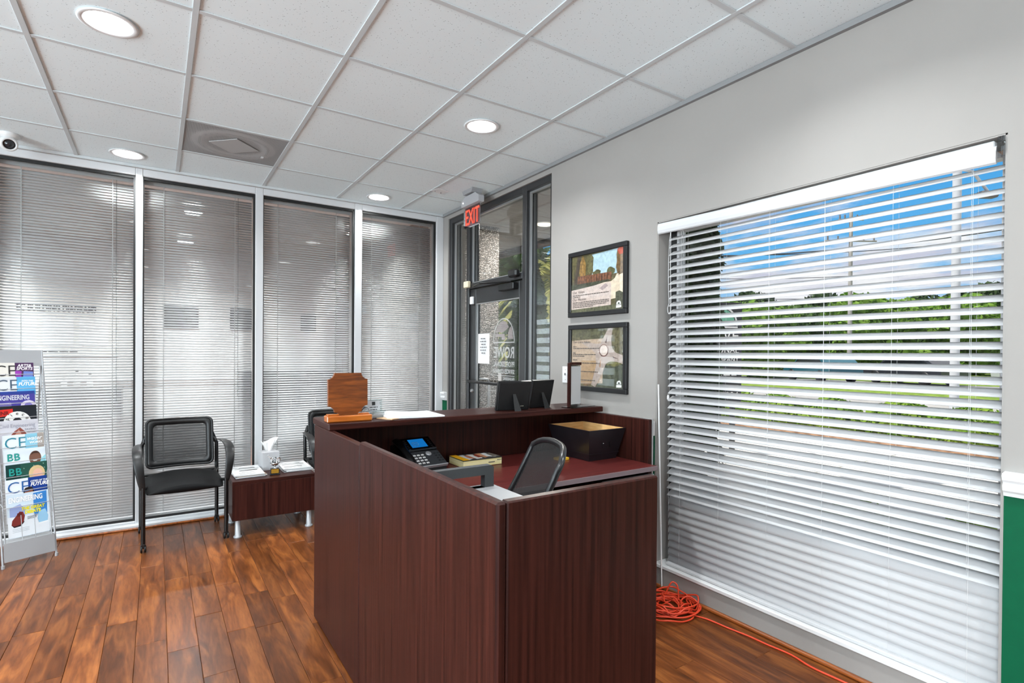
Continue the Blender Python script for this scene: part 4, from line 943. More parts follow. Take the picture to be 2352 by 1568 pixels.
# ================================================================== task chair behind the desk
ch_dir = Vector((.157, .384, 0)).normalized()       # along the backrest, away from the camera
t = thing('task_chair', 'black mesh task chair pushed in behind the reception desk', 'chair', (.998, 1.782, 0), math.atan2(-ch_dir.x, ch_dir.y)+PI/2)
# local: backrest runs along x, sitter faces +y
bwid, z0, bh = .44, .56, .425
def bk(u, v):
    x = (u-.5)*bwid*(1-.05*v); z = z0+bh*v
    return (x, -.12-.22*v-.02*math.sin(v*PI)+.10*(abs(u-.5)*2)**2.2*.5, z-.035*(abs(u-.5)*2)**4*(v**3))
MB().grid(bk, 16, 14).build('back_mesh', mesh2_m, t, fix=False)
rim = [bk(i/12, 1) for i in range(13)]+[bk(1, 1-i/12) for i in range(1, 13)]+[bk(1-i/12, 0) for i in range(1, 13)]+[bk(0, i/12) for i in range(1, 12)]
MB().tube(rim, .0125, 8, closed=True).build('back_frame', mat('chair_satin', c(30, 30, 32), .28), t)
MB().tube([(0, -.165, .60), (0, -.2, .5), (0, -.2, .42), (0, -.05, .40)], .022, 10).build('back_spine', black_m, t)
def sf_(u, v): e = (abs(u-.5)*2)**4; f_ = (abs(v-.5)*2)**4; return ((u-.5)*.42, -.14+.32*v, .485-.03*e-.03*f_)
b = MB().grid(sf_, 12, 12).grid(lambda u, v: (sf_(u, v)[0]*.95, sf_(u, v)[1], .415), 12, 12)
for v in (0, 1): b.grid(lambda u, s_: tuple(Vector(sf_(u, v))*(1-s_)+Vector((sf_(u, v)[0]*.95, sf_(u, v)[1], .415))*s_), 12, 2)
for u in (0, 1): b.grid(lambda v, s_: tuple(Vector(sf_(u, v))*(1-s_)+Vector((sf_(u, v)[0]*.95, sf_(u, v)[1], .415))*s_), 12, 2)
b.build('seat', fabric_m, t, fix=False)
MB().lathe([(.028, .09), (.028, .25), (.02, .25), (.02, .41)], 16).build('gas_lift', black_m, t, T(0, .03, 0))
for i in range(5):
    a = 2*PI*i/5+.3; ex_, ey_ = .19*math.cos(a), .19*math.sin(a)+.0
    lg = MB().tube([(0, .03, .11), (ex_, ey_, .07)], [.026, .016], 8).build('base_leg', black_m, t)
    for dd in (-.014, .004): MB().lathe([(.0001, 0), (.022, 0), (.026, .003), (.022, .011), (.0001, .011)], 14, cap=False).build('caster', black_m, lg, T(ex_, ey_, .0265) @ RZ(a) @ T(0, dd, 0) @ RX(-PI/2))
# ================================================================== magazine rack
ang = math.radians(25)
t = thing('magazine_rack', 'silver wire literature rack leaning back, filled with magazines', 'rack', (-.658, 4.482, 0), ang)
rw = .262; lean = .185; RHT = 1.335                     # local x across, y back; the front plane leans back
def lp(x, s, f=0): return (x, s*math.tan(lean)*1.0+.0-f, s)   # s = height on the leaning plane
for s in (-1, 1):
    x = s*rw/2
    MB().tube([lp(x, .006), lp(x, RHT)], .0055, 8).build('side_rail', silver_m, t)
    MB().tube([lp(x-s*.017, .1), lp(x-s*.017, RHT-.1)], .004, 8).build('side_rail', silver_m, t)
    MB().tube([lp(x, RHT-.02), (x, .36, .6), (x, .385, .006)], .0055, 8).build('rear_leg', silver_m, t)
    for zz in (.006,): MB().lathe([(.009, 0), (.009, .02)], 10).build('foot', silver_m, t, T(x, .0, 0))
MB().box(-rw/2+.004, rw/2-.004, -.004, .0, 0, .105).build('header_panel', silver_m, t, T(0, lp(0, RHT-.105)[1], RHT-.105) @ RX(-lean))
tr = MB().box(-rw/2+.006, rw/2-.006, -.004, 0, 0, .11).build('base_panel', silver_m, t, T(0, lp(0, .035)[1]-.006, .035) @ RX(-lean))
MB().box(-rw/2+.006, rw/2-.006, 0, .08, -.004, 0).build('base_shelf', silver_m, t, T(0, lp(0, .145)[1]-.004, .145))
TIER = .0915; top0 = 1.252
MAGS = []
for i in range(10):
    zt = top0-TIER*i; yt = lp(0, zt)[1]
    w = MB()
    zf = zt-.075; yf = lp(0, zf)[1]-.012
    w.tube([(-rw/2+.006, yf+.012, zf+.03), (-rw/2+.014, yf-.004, zf), (rw/2-.014, yf-.004, zf), (rw/2-.006, yf+.012, zf+.03)], .0022, 6)
    w.tube([(rw/2-.014, yf-.002, zf), (rw/2-.014, yf-.008, zf-.07)], .0022, 6); w.tube([(-rw/2+.014, yf-.002, zf), (-rw/2+.014, yf-.008, zf-.07)], .0022, 6)
    w.build('pocket_wire', silver_m, t)
w = MB()
for x in (-.035, .03): w.tube([lp(x, .145, .012), lp(x, .30, .014)], .002, 6)
w.build('pocket_wire', silver_m, t)
rackM = T(-.658, 4.482, 0) @ RZ(ang)
ML = [('white', 'magazine with an arts and sports banner in the top pocket of the rack'), ('blue', 'magazine with a pale blue future banner on the rack'), ('purple', 'purple and blue engineering magazine on the rack'), ('black', 'black magazine with a red banner and white ring on the rack'),
      ('civil', 'grey civil engineering magazine with a saving history headline on the rack'), ('water', 'white magazine with a light blue water banner on the rack'), ('bbman', 'white business magazine with a portrait and teal letters on the rack'), ('bbwoman', 'dark teal business magazine with a fair-haired portrait on the rack'),
      ('cities', 'magazine with a navy cities of the future banner on the rack'), ('shoe', 'engineering magazine with a brown shoe on its cover in the bottom pocket of the rack')]
MW, MH = .205, .268
base_col = dict(white=(226, 222, 214), blue=(226, 229, 232), purple=(70, 62, 150), black=(18, 24, 32), civil=(206, 206, 214), water=(226, 234, 240), bbman=(222, 232, 240), bbwoman=(24, 60, 58), cities=(228, 234, 242), shoe=(205, 220, 232))
for i, (kd, lab) in enumerate(ML):
    zt = top0-TIER*i; yt = lp(0, zt)[1]-.006
    dx = (-.022 if i < 5 else .008)+.004*math.sin(i*2.1)
    Mm = rackM @ T(dx, yt, zt) @ RX(-.125) @ basis((-MW/2, 0, -MH), (1, 0, 0), (0, 0, 1))    # x right, y up, z toward the reader
    m = thing('magazine', lab, 'magazine', (0, 0, 0), 0, 'magazines in the wire rack'); m.matrix_basis = Mm
    MB().box(0, MW, 0, MH, -.003, 0).build('pages', paper_m, m)
    cvr = MB().box(0, MW, 0, MH, .0002, .0008).build('cover', flat(*base_col[kd], .3), m)
    def P(pts, col, z=1, nm='cover_print'): return poly([(x*MW, MH-y*TIER) for x, y in pts], flat(*col, .3), cvr, .0009+.0002*z, name=nm, t=.0001)
    def X(s_, size, x, y, col, sx=1, sh=0, off=0, al='LEFT'): return text(s_, size, flat(*col, .35), cvr, T(x*MW, MH-y*TIER, .0022), sx=sx, shear=sh, offset=off, ext=.0001, align=al)
    if kd in ('white', 'blue', 'water', 'cities'):
        pan = {'white': (72, 40, 82), 'blue': (96, 178, 226), 'water': (140, 200, 222), 'cities': (28, 62, 140)}[kd]
        lc = {'white': (40, 38, 40), 'blue': (70, 90, 110), 'water': (40, 130, 150), 'cities': (40, 96, 160)}[kd]
        P([(.54, 0), (1, 0), (1, 1.3), (.54, 1.3)], pan)
        X('CE', .1, .03, .93, lc, .92, 0, -.0008)
        if kd == 'white': P([(.54, .55), (.7, .6), (.68, 1.2), (.54, 1.2)], (150, 60, 170), 2); P([(.75, .6), (.98, .65), (.98, 1.2), (.72, 1.2)], (110, 130, 200), 2); X('ARTS&', .026, .6, .3, (235, 230, 235), .9, .2, .0008); X('SPORTS', .026, .57, .52, (235, 230, 235), .9, .2, .0008)
        if kd == 'blue': X('INTO THE', .014, .66, .35, (240, 246, 250), .9, .2, .0005); X('FUTURE', .029, .58, .62, (250, 252, 254), .9, .2, .001)
        if kd == 'water': P([(.84, 0), (1, 0), (1, 1.1), (.84, 1.1)], (170, 160, 152), 2); X('water', .036, .57, .45, (250, 252, 254), .9, .3, .0006); X('WORKS', .02, .64, .7, (250, 252, 254), .9, .1, .0005)
        if kd == 'cities': X('CITIES OF THE', .016, .59, .35, (240, 244, 250), .85, .2, .0005); X('FUTURE', .03, .59, .62, (250, 250, 250), .85, .25, .001); P([(.42, 1.2), (.42, .85), (.47, .68), (.55, .64), (.63, .68), (.67, .85), (.67, 1.2)], (40, 34, 32), 2); P([(.45, 1.2), (.45, .9), (.64, .88), (.65, 1.2)], (150, 96, 74), 3)
    if kd == 'purple': P([(0, 0), (1, 0), (1, .2), (0, .2)], (40, 66, 150)); X('ENGINEERING', .043, .03, .6, (210, 212, 224), .62, 0, .001); P([(.62, 1.2), (.66, .85), (.75, .7), (.86, .66), (.95, .75), (1, .9), (1, 1.2)], (214, 206, 224), 2); P([(.7, 1.2), (.75, .9), (.85, .8), (.92, .95), (.94, 1.2)], (130, 120, 190), 3); [P([(.04, y), (.42, y), (.42, y+.03), (.04, y+.03)], (200, 190, 225), 2) for y in (.8, .9, 1.0)]
    if kd == 'black':
        P([(0, .25), (.42, .2), (.42, .65), (0, .75)], (214, 40, 34)); X('ENR', .032, .06, .6, (120, 16, 16), .9, 0, .001)
        P([(.52+.33*math.cos(a), 1.15-.75*math.sin(a)) for a in [j*PI/12 for j in range(13)]]+[(.52-.12*math.cos(a), 1.15-.32*math.sin(a)) for a in [j*PI/8 for j in range(9)]], (228, 228, 224), 2)
        for j, ch in enumerate('piece'): a = PI*(.86-j*.18); text(ch, .03, flat(20, 22, 26), cvr, T((.52+.225*math.cos(a))*MW, MH-(1.15-.5*math.sin(a))*TIER, .0024) @ RZ(a-PI/2), ext=.0001, align='CENTER')
    if kd == 'civil': X('Civil Engineering', .034, .05, .5, (130, 132, 150), .78, 0, -.0004); P([(.30, 1.1), (.42, .75), (.55, .52), (.66, .8), (.72, 1.1)], (142, 74, 62)); P([(.4, 1.1), (.52, .65), (.6, 1.1)], (190, 140, 124), 2); X('SAVING', .018, .66, .75, (120, 120, 130), .9); X('HISTORY', .014, .7, .92, (80, 80, 92), .9)
    if kd in ('bbman', 'bbwoman'):
        X('B', .062, .06, .75, (40, 150, 140), .9, 0, .0014); X('B', .062, .22, .75, (40, 150, 140), .9, 0, .0014); X('2', .036, .17, .82, (235, 240, 240) if kd == 'bbman' else (10, 20, 22), 1, 0, .0012)
        if kd == 'bbman': P(blob2 := [(.74+.15*math.cos(a), .72+.5*math.sin(a)) for a in [j*2*PI/18 for j in range(18)]], (120, 84, 70)); P([(.62, .5), (.68, .28), (.8, .26), (.87, .5), (.8, .4), (.7, .4)], (70, 50, 44), 2); P([(.67, .86), (.8, .86), (.77, .94), (.7, .94)], (235, 232, 228), 2); P([(.88, .8), (1, .55), (1, 1.3), (.85, 1.3)], (150, 210, 220), 2)
        else:
            P([(.35, 0), (1, 0), (1, 1.2), (.35, 1.2)], (40, 84, 72)); q = random.Random(5)
            for _ in range(8): a, b2 = q.uniform(.4, .95), q.uniform(.05, .6); P([(a, b2), (a+.03, b2+.04), (a+.01, b2+.1)], (150, 190, 170), 2)
            P([(.5+0*j, 0) if False else (.74+.2*math.cos(a), .78+.55*math.sin(a)) for j, a in [(j, j*2*PI/18) for j in range(18)]], (214, 186, 140), 3); P([(.76+.125*math.cos(a), .88+.42*math.sin(a)) for a in [j*2*PI/16 for j in range(16)]], (226, 178, 156), 4)
    if kd == 'shoe':
        P([(.05, .9), (.3, .7), (.42, 1.1), (.4, 1.6), (.05, 1.5)], (150, 165, 210), 1); P([(.62, .1), (.95, .05), (.95, 1.7), (.62, 1.7)], (60, 130, 200), 1); P([(0, 1.5), (1, 1.6), (1, 2.9), (0, 2.9)], (224, 230, 236), 1)
        X('ENGINEERING', .045, .03, .55, (246, 246, 246), .58, 0, .0012); X('THE GREAT', .026, .32, 1.15, (240, 226, 30), .85, .1, .0012); X('DEBATE', .026, .40, 1.42, (240, 226, 30), .85, .1, .0012)
        P([(.08, 2.05), (.1, 1.75), (.2, 1.45), (.28, 1.2), (.36, 1.25), (.40, 1.55), (.37, 1.9), (.28, 2.1), (.15, 2.15)], (120, 48, 44), 3); P([(.08, 2.05), (.15, 2.15), (.28, 2.1), (.38, 1.88), (.38, 1.96), (.29, 2.2), (.14, 2.24)], (40, 30, 34), 4); P([(.22, 1.3), (.34, 1.3), (.33, 1.5), (.22, 1.55)], (90, 34, 34), 5)
        P([(.74, 1.4), (.9, 1.3), (.97, 1.8), (.95, 2.2), (.74, 2.25), (.7, 1.9)], (150, 196, 226), 3); P([(.71, 2.2), (.96, 2.15), (.96, 2.25), (.72, 2.3)], (240, 244, 246), 4)
        for y in (1.65, 1.72, 1.79): P([(.46, y), (.68, y-.03), (.68, y), (.46, y+.03)], (70, 74, 80), 3)
        for y in (2.35, 2.45, 2.55): P([(.1, y), (.5, y-.03), (.5, y-.01), (.1, y+.02)], (150, 160, 168), 3)
# ================================================================== office behind the partition
for x, y in ((-1.6, 6.2), (.3, 6.2), (1.9, 6.2), (-1.6, 7.9), (.3, 7.9)):
    MB().box(-.3, .3, -.3, .3, CE-.0, CE+.015).build('tile', white_m, ceiling, loc=(x, y, .055))
    l = downlight(x, y, 'round ceiling light in the office behind the mini blinds', 'office ceiling lights behind the blinds', LAMP_W*3.1); l.location.z = CE-.02
fw_ = bpy.data.objects['wall_far']
MB().prism([(x, z) for x, z in rail_prof()], -XR, -XL, basis((0, YF, RAIL), (0, 1, 0), (0, 0, 1))).build('chair_rail', white_m, fw_)
def wallframe(label, x0, x1, z0, z1):
    t = thing('framed_print', label, 'picture', ((x0+x1)/2, YF-.03, z0)); w, h = (x1-x0)/2, z1-z0
    for q in ((-w, w, 0, .03), (-w, w, h-.03, h), (-w, -w+.03, .03, h-.03), (w-.03, w, .03, h-.03)): MB().box(q[0], q[1], 0, .0299, q[2], q[3], .002).build('frame_bar', frame_m, t)
    MB().box(-w+.03, w-.03, .01, .02, .03, h-.03).build('print', flat(60, 60, 62), t)
wallframe('dark framed print on the far office wall behind the guest chair blind', .08, .5, 1.66, 1.97)
wallframe('dark framed print on the far office wall at the blind mullion', .9, 1.33, 1.66, 1.97)
wallframe('small framed print on the far office wall behind the tissue box blind', 1.89, 2.12, 1.67, 1.93)
t = thing('wall_board', 'pale wall board headed ec building diagrams in the office behind the blinds', 'board', (-1.05, YF-.02, 1.25))
MB().box(-.62, .62, 0, .0199, 0, .85, .003).build('board', flat(222, 220, 214), t)
text('EC BUILDING DIAGRAMS', .12, ink_m, t, basis((0, -.001, .58), (1, 0, 0), (0, 0, 1)), align='CENTER', sx=.58, offset=.006)
wordbars(-.42, .2, .05, .05, ink_m, t, basis((0, -.001, 0), (1, 0, 0), (0, 0, 1)), 2)
for k_ in range(3): MB().box(-.5+k_*.36, -.2+k_*.36, -.003, -.0002, .14, .5).build('sheet', flat(236, 236, 236), t)
def cabinet(label, x0, x1, y0, y1, h, n, col):
    t = thing('storage_cabinet', label, 'cabinet', ((x0+x1)/2, y0, 0)); w = (x1-x0)/2; m = flat(*col, .4)
    MB().box(-w, w, .02, y1-y0, 0, h-.02, .003).build('body', m, t); MB().box(-w-.01, w+.01, 0, y1-y0, h-.02, h, .003).build('top', m, t)
    for k_ in range(n):
        a = -w+.01+(2*w-.02)*k_/n; dr = MB().box(a+.004, a+(2*w-.02)/n-.004, 0, .0195, .05, h-.03, .003).build('door', m, t)
        MB().box(a+(2*w-.02)/n-.05, a+(2*w-.02)/n-.035, -.02, -.0005, h*.5, h*.5+.12, .003).build('handle', silver_m, dr)
cabinet('long black storage cabinet in the office behind the tissue box blind', 1.0, 2.40, 8.42, YF-.06, 1.05, 4, (30, 32, 32))
cabinet('dark low cabinet in the office behind the blind by the magazine rack', -1.35, -.35, 7.9, 8.35, .9, 3, (40, 40, 42))
for k_, (x, hh_) in enumerate(((-.78, .18), (-.66, .14), (-.9, .1))):
    tt = thing('bottle', ('tall', 'medium', 'short')[k_]+' bottle on the dark office cabinet', 'bottle', (x, 8.1, .9), 0, 'bottles on the office cabinet')
    MB().lathe([(.03, 0), (.03, hh_*.6), (.012, hh_*.75), (.012, hh_)], 14).build('body', flat(206, 206, 206), tt); MB().lathe([(.014, hh_), (.014, hh_+.02)], 10).build('cap', flat(60, 60, 62), tt)
# ================================================================== outside
GZ = -.06
def gmat(n, a, b_, s, rough=.9): return mat(n, c(*a), rough, spec=.1, col2=c(*b_), vscale=s, detail=8, bump=.3, bscale=s*6)
grass_m = gmat('grass', (92, 122, 44), (140, 160, 70), 3); asph_m = gmat('asphalt', (150, 148, 146), (182, 178, 172), 1.2); conc_m = gmat('concrete', (205, 202, 196), (228, 225, 218), 1.5); mulch_m = gmat('mulch', (112, 82, 60), (178, 140, 112), 9)
road_m = gmat('road', (128, 128, 130), (150, 150, 150), .8)
gr = S(MB().box(XR+WT, 160, -90, 120, GZ-.3, GZ).build('ground', grass_m))
def strip(n, x0, x1, y0, y1, m, z=.01): return MB().box(x0, x1, y0, y1, GZ, GZ+z, .002).build(n, m, gr)
strip('walkway', XR+WT, 8.7, 3.3, 30, conc_m, .03); strip('walkway', 4.9, 8.7, -30, 3.28, conc_m, .03)
strip('mulch_bed', 8.8, 11.6, -30, 25, mulch_m, .04); strip('mulch_bed', XR+WT, 4.85, -3.5, 3.28, mulch_m, .02)
strip('parking_lot', 12.2, 21, -60, 80, asph_m, .012); strip('road', 25, 33, -90, 120, road_m, .012)
for k_ in range(-6, 8): strip('bay_line', 13, 17.5, k_*2.8, k_*2.8+.1, flat(225, 225, 220), .018)
strip('kerb', 11.7, 11.9, -30, 30, conc_m, .14)
# pebble-dash wing wall and soffit
def pebble():
    m, nt, N, L = newmat('pebble_dash'); tc = N('ShaderNodeTexCoord')
    v = N('ShaderNodeTexVoronoi'); v.inputs['Scale'].default_value = 72; L(tc.outputs['Object'], v.inputs['Vector'])
    sp_ = N('ShaderNodeSeparateColor'); L(v.outputs['Color'], sp_.inputs[0])
    rp = N('ShaderNodeValToRGB'); rp.color_ramp.elements[0].color = c(70, 64, 56); rp.color_ramp.elements[1].color = c(214, 210, 203); L(sp_.outputs[0], rp.inputs[0])
    dm = N('ShaderNodeMapRange'); dm.inputs[1].default_value = .25; dm.inputs[2].default_value = .62; dm.inputs[3].default_value = 1; dm.inputs[4].default_value = .0; L(v.outputs['Distance'], dm.inputs[0])
    mu = N('ShaderNodeMix'); mu.data_type = 'RGBA'; mu.inputs['A'].default_value = c(58, 54, 50); L(dm.outputs[0], mu.inputs['Factor']); L(rp.outputs[0], mu.inputs['B'])
    p = N('ShaderNodeBsdfPrincipled'); p.inputs['Roughness'].default_value = .8; L(mu.outputs['Result'], p.inputs['Base Color'])
    bp = N('ShaderNodeBump'); bp.inputs['Strength'].default_value = .9; bp.inputs['Distance'].default_value = .02; L(dm.outputs[0], bp.inputs['Height']); L(bp.outputs[0], p.inputs['Normal'])
    L(p.outputs[0], N('ShaderNodeOutputMaterial').inputs[0]); return m
pebble_m = pebble()
S(MB().box(XR+WT, 3.31, 5.3, 5.7, GZ, 2.79).build('wall_wing', pebble_m))
sof = S(MB().box(XR+WT, 4.1, -4, 9.1, 2.79, 2.888).build('soffit', mat('soffit_stucco', c(152, 148, 144), .9, var=.12, vscale=6, stretch=(1, 6, 1), bump=.4, bscale=40)))
MB().box(4.1, 4.17, -4, 9.1, 2.71, 3.1).build('fascia', mat('fascia_dark', c(66, 62, 58), .7), sof)
t = thing('soffit_light', 'round warm recessed light in the soffit outside the entrance', 'ceiling light', (3.62, 4.85, 2.79))
MB().lathe([(.0001, -.004), (.085, -.004), (.09, -.002), (.1, 0)], 24, cap=False).build('lens', mat('warm_lens', c(255, 230, 190), .5, emit=((1, .86, .66, 1), 2.2)), t)
MB().lathe([(.1, -.006), (.12, -.004), (.125, 0)], 24, cap=False).build('trim_ring', white_m, t)
sl_ = bpy.data.lights.new('soffit_lamp', 'AREA'); sl_.shape = 'DISK'; sl_.size = .15; sl_.energy = 115; sl_.color = (1, .95, .88); so_ = bpy.data.objects.new('soffit_lamp', sl_); COL.objects.link(so_); so_.parent = t; so_.location = (0, 0, -.01)
# ---- vegetation
def leafmat(n, a, b_, tr=.3): return mat(n, c(*a), .6, spec=.2, col2=c(*b_), vscale=3, detail=6, trans=tr, ramp=(.3, .7))
cyp_m = leafmat('cypress_leaf', (26, 44, 20), (62, 92, 40)); tree_m = [leafmat('tree_leaf_a', (74, 118, 32), (150, 186, 72)), leafmat('tree_leaf_b', (44, 76, 30), (104, 136, 58)), leafmat('pine_leaf', (40, 62, 36), (84, 108, 62))]
hedge_m = leafmat('hedge_leaf', (82, 128, 30), (164, 192, 70)); bark_m = mat('bark', c(86, 72, 60), .9, var=.3, vscale=12, stretch=(1, 1, .3), bump=.6, bscale=30)
def leaves(b, q, n, fn, s0, s1, outward=.0):
    for _ in range(n):
        p, nr = fn(q); s = q.uniform(s0, s1)
        d1 = Vector((q.gauss(0, 1), q.gauss(0, 1), q.gauss(0, 1)*.7)).normalized(); nn = (Vector(nr)+d1*.9).normalized()
        a = nn.orthogonal().normalized(); a.rotate(Matrix.Rotation(q.uniform(0, 6.28), 3, nn)); bb = nn.cross(a)
        P_ = Vector(p); b.add([tuple(P_-a*s-bb*s*.45), tuple(P_+a*s*.2-bb*s*.6), tuple(P_+a*s+bb*s*.1), tuple(P_-a*s*.1+bb*s*.6)], [(0, 1, 2, 3)])
def cypress_mesh(h, r, n, seed):
    q = random.Random(seed); b = MB()
    def rad(z): u = z/h; return r*min(1, (u/.06)**.5+.2)*(1-u**3.2)*(1+.06*math.sin(z*9))
    def fn(q_): z = h*q_.random()**.9; a = q_.uniform(0, 2*PI); rr_ = rad(z)*(.8+.28*q_.random()); return (rr_*math.cos(a), rr_*math.sin(a), z), (math.cos(a), math.sin(a), .8)
    leaves(b, q, n, fn, .03, .075)
    b.lathe([(max(.01, rad(h*i/14)*.82), h*i/14) for i in range(15)], 14)
    return b.mesh('foliage', cyp_m, fix=False)
def cypress(label, x, y, h, r, n, seed):
    t = thing('cypress_tree', label, 'tree', (x, y, GZ)); place('foliage', cypress_mesh(h, r, n, seed), t, T(0, 0, .12)); MB().cyl((0, 0, -.02), (0, 0, .3), .06, 10).build('trunk', bark_m, t)
p = pix(1572, 800, 5.6); cypress('tall dark cypress close outside the big window', p.x, p.y, 5.6, .34, 9000, 1)
p = pix(1214, 800, 8.6); cypress('slender green cypress beside the palm, seen through the door sidelight', p.x, p.y, 3.1, .34, 8000, 2)
def crown_mesh(seed, rx, rz, n, s0, s1, m, lumps):
    q = random.Random(seed); b = MB(); C = []
    for _ in range(lumps):
        a = q.uniform(0, 2*PI); d_ = q.uniform(.1, .68); C.append((Vector((rx*d_*math.cos(a), rx*d_*math.sin(a), rz*(1+q.uniform(-.72, .62)))), q.uniform(.28, .5)))
    def fn(q_):
        cc, k_ = C[q_.randrange(len(C))]; d_ = Vector((q_.gauss(0, 1), q_.gauss(0, 1), q_.gauss(0, 1))).normalized(); return cc+Vector((d_.x*rx*k_, d_.y*rx*k_, d_.z*rz*k_*.8))*q_.uniform(.75, 1.05), d_
    leaves(b, q, n, fn, s0, s1)
    for cc, k_ in C: b.ball(tuple(cc), (rx*k_*.72, rx*k_*.72, rz*k_*.55), 8)
    return b.mesh('crown', m, fix=False)
CR = [crown_mesh(11, 3.0, 2.4, 7000, .09, .26, tree_m[0], 16), crown_mesh(12, 3.2, 2.6, 7000, .09, .26, tree_m[1], 16), crown_mesh(13, 2.6, 2.2, 5500, .1, .28, tree_m[2], 12)]
def tree(label, u, depth, h, kind, sc, trunk, grp, rz=0):
    p = pix(u, 812, depth); t = thing('broadleaf_tree' if kind < 2 else 'pine_tree', label, 'tree', (p.x, p.y, GZ), rz, grp)
    ch = CR[kind].name; zc = h-sc*(2.4, 2.6, 2.2)[kind]*2.0*.9
    place('crown', CR[kind], t, T(0, 0, zc) @ Matrix.Scale(sc, 4)); MB().tube([(0, 0, -.02), (.1, .05, h*.35), (0, 0, max(zc, .3)+sc*1.5)], [.2, .16, .09], 8).build('trunk', bark_m, t)
K = ['bright green broadleaf tree across the road', 'dark green broadleaf tree across the road', 'tall dark pine showing above the trees across the road']
q = random.Random(5)
for row, (dp, hh_, st, k0) in enumerate(((34, 4.7, 235, 0), (41, 5.3, 196, 1), (48, 5.9, 170, 0))):
    for i, u in enumerate(range((1500, 1464, 1660)[row], 2620, st)):
        kd = (i+k0) % 2 if row else 0
        tree(K[kd], u+q.uniform(-10, 10), dp+q.uniform(-.5, .5), hh_+q.uniform(-.3, .5), kd, 1.05, 0, 'trees across the road', q.uniform(0, 6))
for i, u in enumerate(range(1560, 2620, 168)):
    tree(K[2], u+q.uniform(-10, 10), 56+q.uniform(-1, 1), 8.2+q.uniform(-.9, 1.0), 2, 1.4, 0, 'pines across the road', q.uniform(0, 6))
for i, (u, dd) in enumerate(((1060, 24), (1168, 15.5), (1330, 27), (1420, 32))): tree('dark tree beyond the entrance walk', u, dd, 4.8+.5*(i % 2), 1, .95, 0, 'trees beyond the entrance walk', i)
# hedge: individual shrubs
def shrub_mesh(seed):
    q = random.Random(seed); b = MB()
    def fn(q_): d_ = Vector((q_.gauss(0, 1), q_.gauss(0, 1), abs(q_.gauss(0, .9)))).normalized(); return (d_.x*.62, d_.y*.55, .08+d_.z*.48*(1+.12*q_.random())), d_
    leaves(b, q, 1500, fn, .03, .075); b.ball((0, 0, .1), (.56, .5, .42), 12); return b.mesh('foliage', hedge_m, fix=False)
SHR = [shrub_mesh(1), shrub_mesh(2)]
for i in range(19):
    t = thing('hedge_shrub', 'rounded light green shrub in the low hedge by the parking lot', 'shrub', (10.3+.15*math.sin(i*1.9), 8.0-i*1.02, GZ+.03), i*1.3, 'shrubs of the low hedge by the parking lot'); place('foliage', SHR[i % 2], t); MB().cyl((0, 0, -.05), (0, 0, .15), .03, 8).build('stem', bark_m, t)
for i, y in enumerate((.55, 1.15, 1.7, -.1)):
    t = thing('window_shrub', 'low green shrub in the mulch bed under the big window', 'shrub', (4.0+.1*(i % 2), y, GZ+.02), i, 'shrubs in the bed under the window'); place('foliage', SHR[i % 2], t, Matrix.Diagonal((.62, .62, .62, 1))); MB().cyl((0, 0, -.03), (0, 0, .1), .02, 8).build('stem', bark_m, t)
# palm
p = pix(1282, 812, 11.8); t = thing('palm_tree', 'sunlit palm with long yellow-green fronds outside the entrance', 'palm', (p.x, p.y, GZ))
MB().tube([(0, 0, -.02), (.03, 0, 1.5), (0, .02, 2.95)], [.15, .14, .13], 12).build('trunk', bark_m, t)
pal_m = leafmat('palm_leaf', (150, 156, 70), (214, 208, 130), .35); q = random.Random(8)
for i in range(70):
    a = q.uniform(0, 2*PI); el = q.uniform(-1.1, 1.2); Lf = q.uniform(1.0, 1.5); b = MB(); base = Vector((0, 0, 2.95)); pts_ = []
    for k_ in range(10):
        s_ = k_/9; e_ = el-1.3*s_*s_; pts_.append(base+Vector((math.cos(a)*math.cos(el)*Lf*s_, math.sin(a)*math.cos(el)*Lf*s_, math.sin(el)*Lf*s_-.75*s_*s_)))
    b.tube([tuple(x) for x in pts_], .008, 4)
    sd = Vector((-math.sin(a), math.cos(a), 0))
    for k_ in range(3, 10):
        for sg in (-1, 1):
            for j in (0, .5):
                o_ = pts_[k_]+(pts_[k_]-pts_[k_-1])*j; tip = o_+sd*sg*.24+(pts_[k_]-pts_[k_-1])*1.3+Vector((0, 0, -.1)); w_ = (pts_[k_]-pts_[k_-1])*.34
                b.add([tuple(o_-w_), tuple(o_+w_), tuple(tip)], [(0, 1, 2)])
    b.build('frond', pal_m, t, fix=False)
# poles and wires
p = pix(2193, 812, 11.8); t = thing('light_pole', 'thick pale steel light pole standing in the hedge', 'pole', (p.x, p.y, GZ))
pole_m = mat('pole_grey', c(206, 208, 212), .4); HP = 6.2
MB().tube([(0, 0, 0), (0, 0, HP)], [.088, .08], 16).build('pole_shaft', pole_m, t); MB().box(-.17, .17, -.17, .17, 0, .1, .01).build('base_plate', conc_m, t)
h2 = pix(2268, 447, 11.8)-p; hz_ = h2.z+(p.z-GZ)
MB().tube([(0, 0, hz_+.55), (h2.x*.5, h2.y*.5, hz_+.5), (h2.x, h2.y, hz_+.08)], .03, 8).build('lamp_arm', pole_m, t)
MB().box(-.19, .19, -.1, .1, -.07, .07, .03).build('lamp_head', mat('lamp_brown', c(96, 92, 92), .5), t, T(h2.x, h2.y, hz_) @ RZ(math.atan2(h2.y, h2.x)))
p = pix(1951, 812, 30.4); t = thing('utility_pole', 'wooden utility pole with crossarms across the road', 'pole', (p.x, p.y, GZ)); pw = mat('pole_wood', c(172, 166, 160), .8, var=.15, vscale=5)
MB().tube([(0, 0, 0), (0, 0, 9.6)], [.13, .09], 10).build('pole_shaft', pw, t)
rdir = Vector((rt.x, rt.y, 0)).normalized()
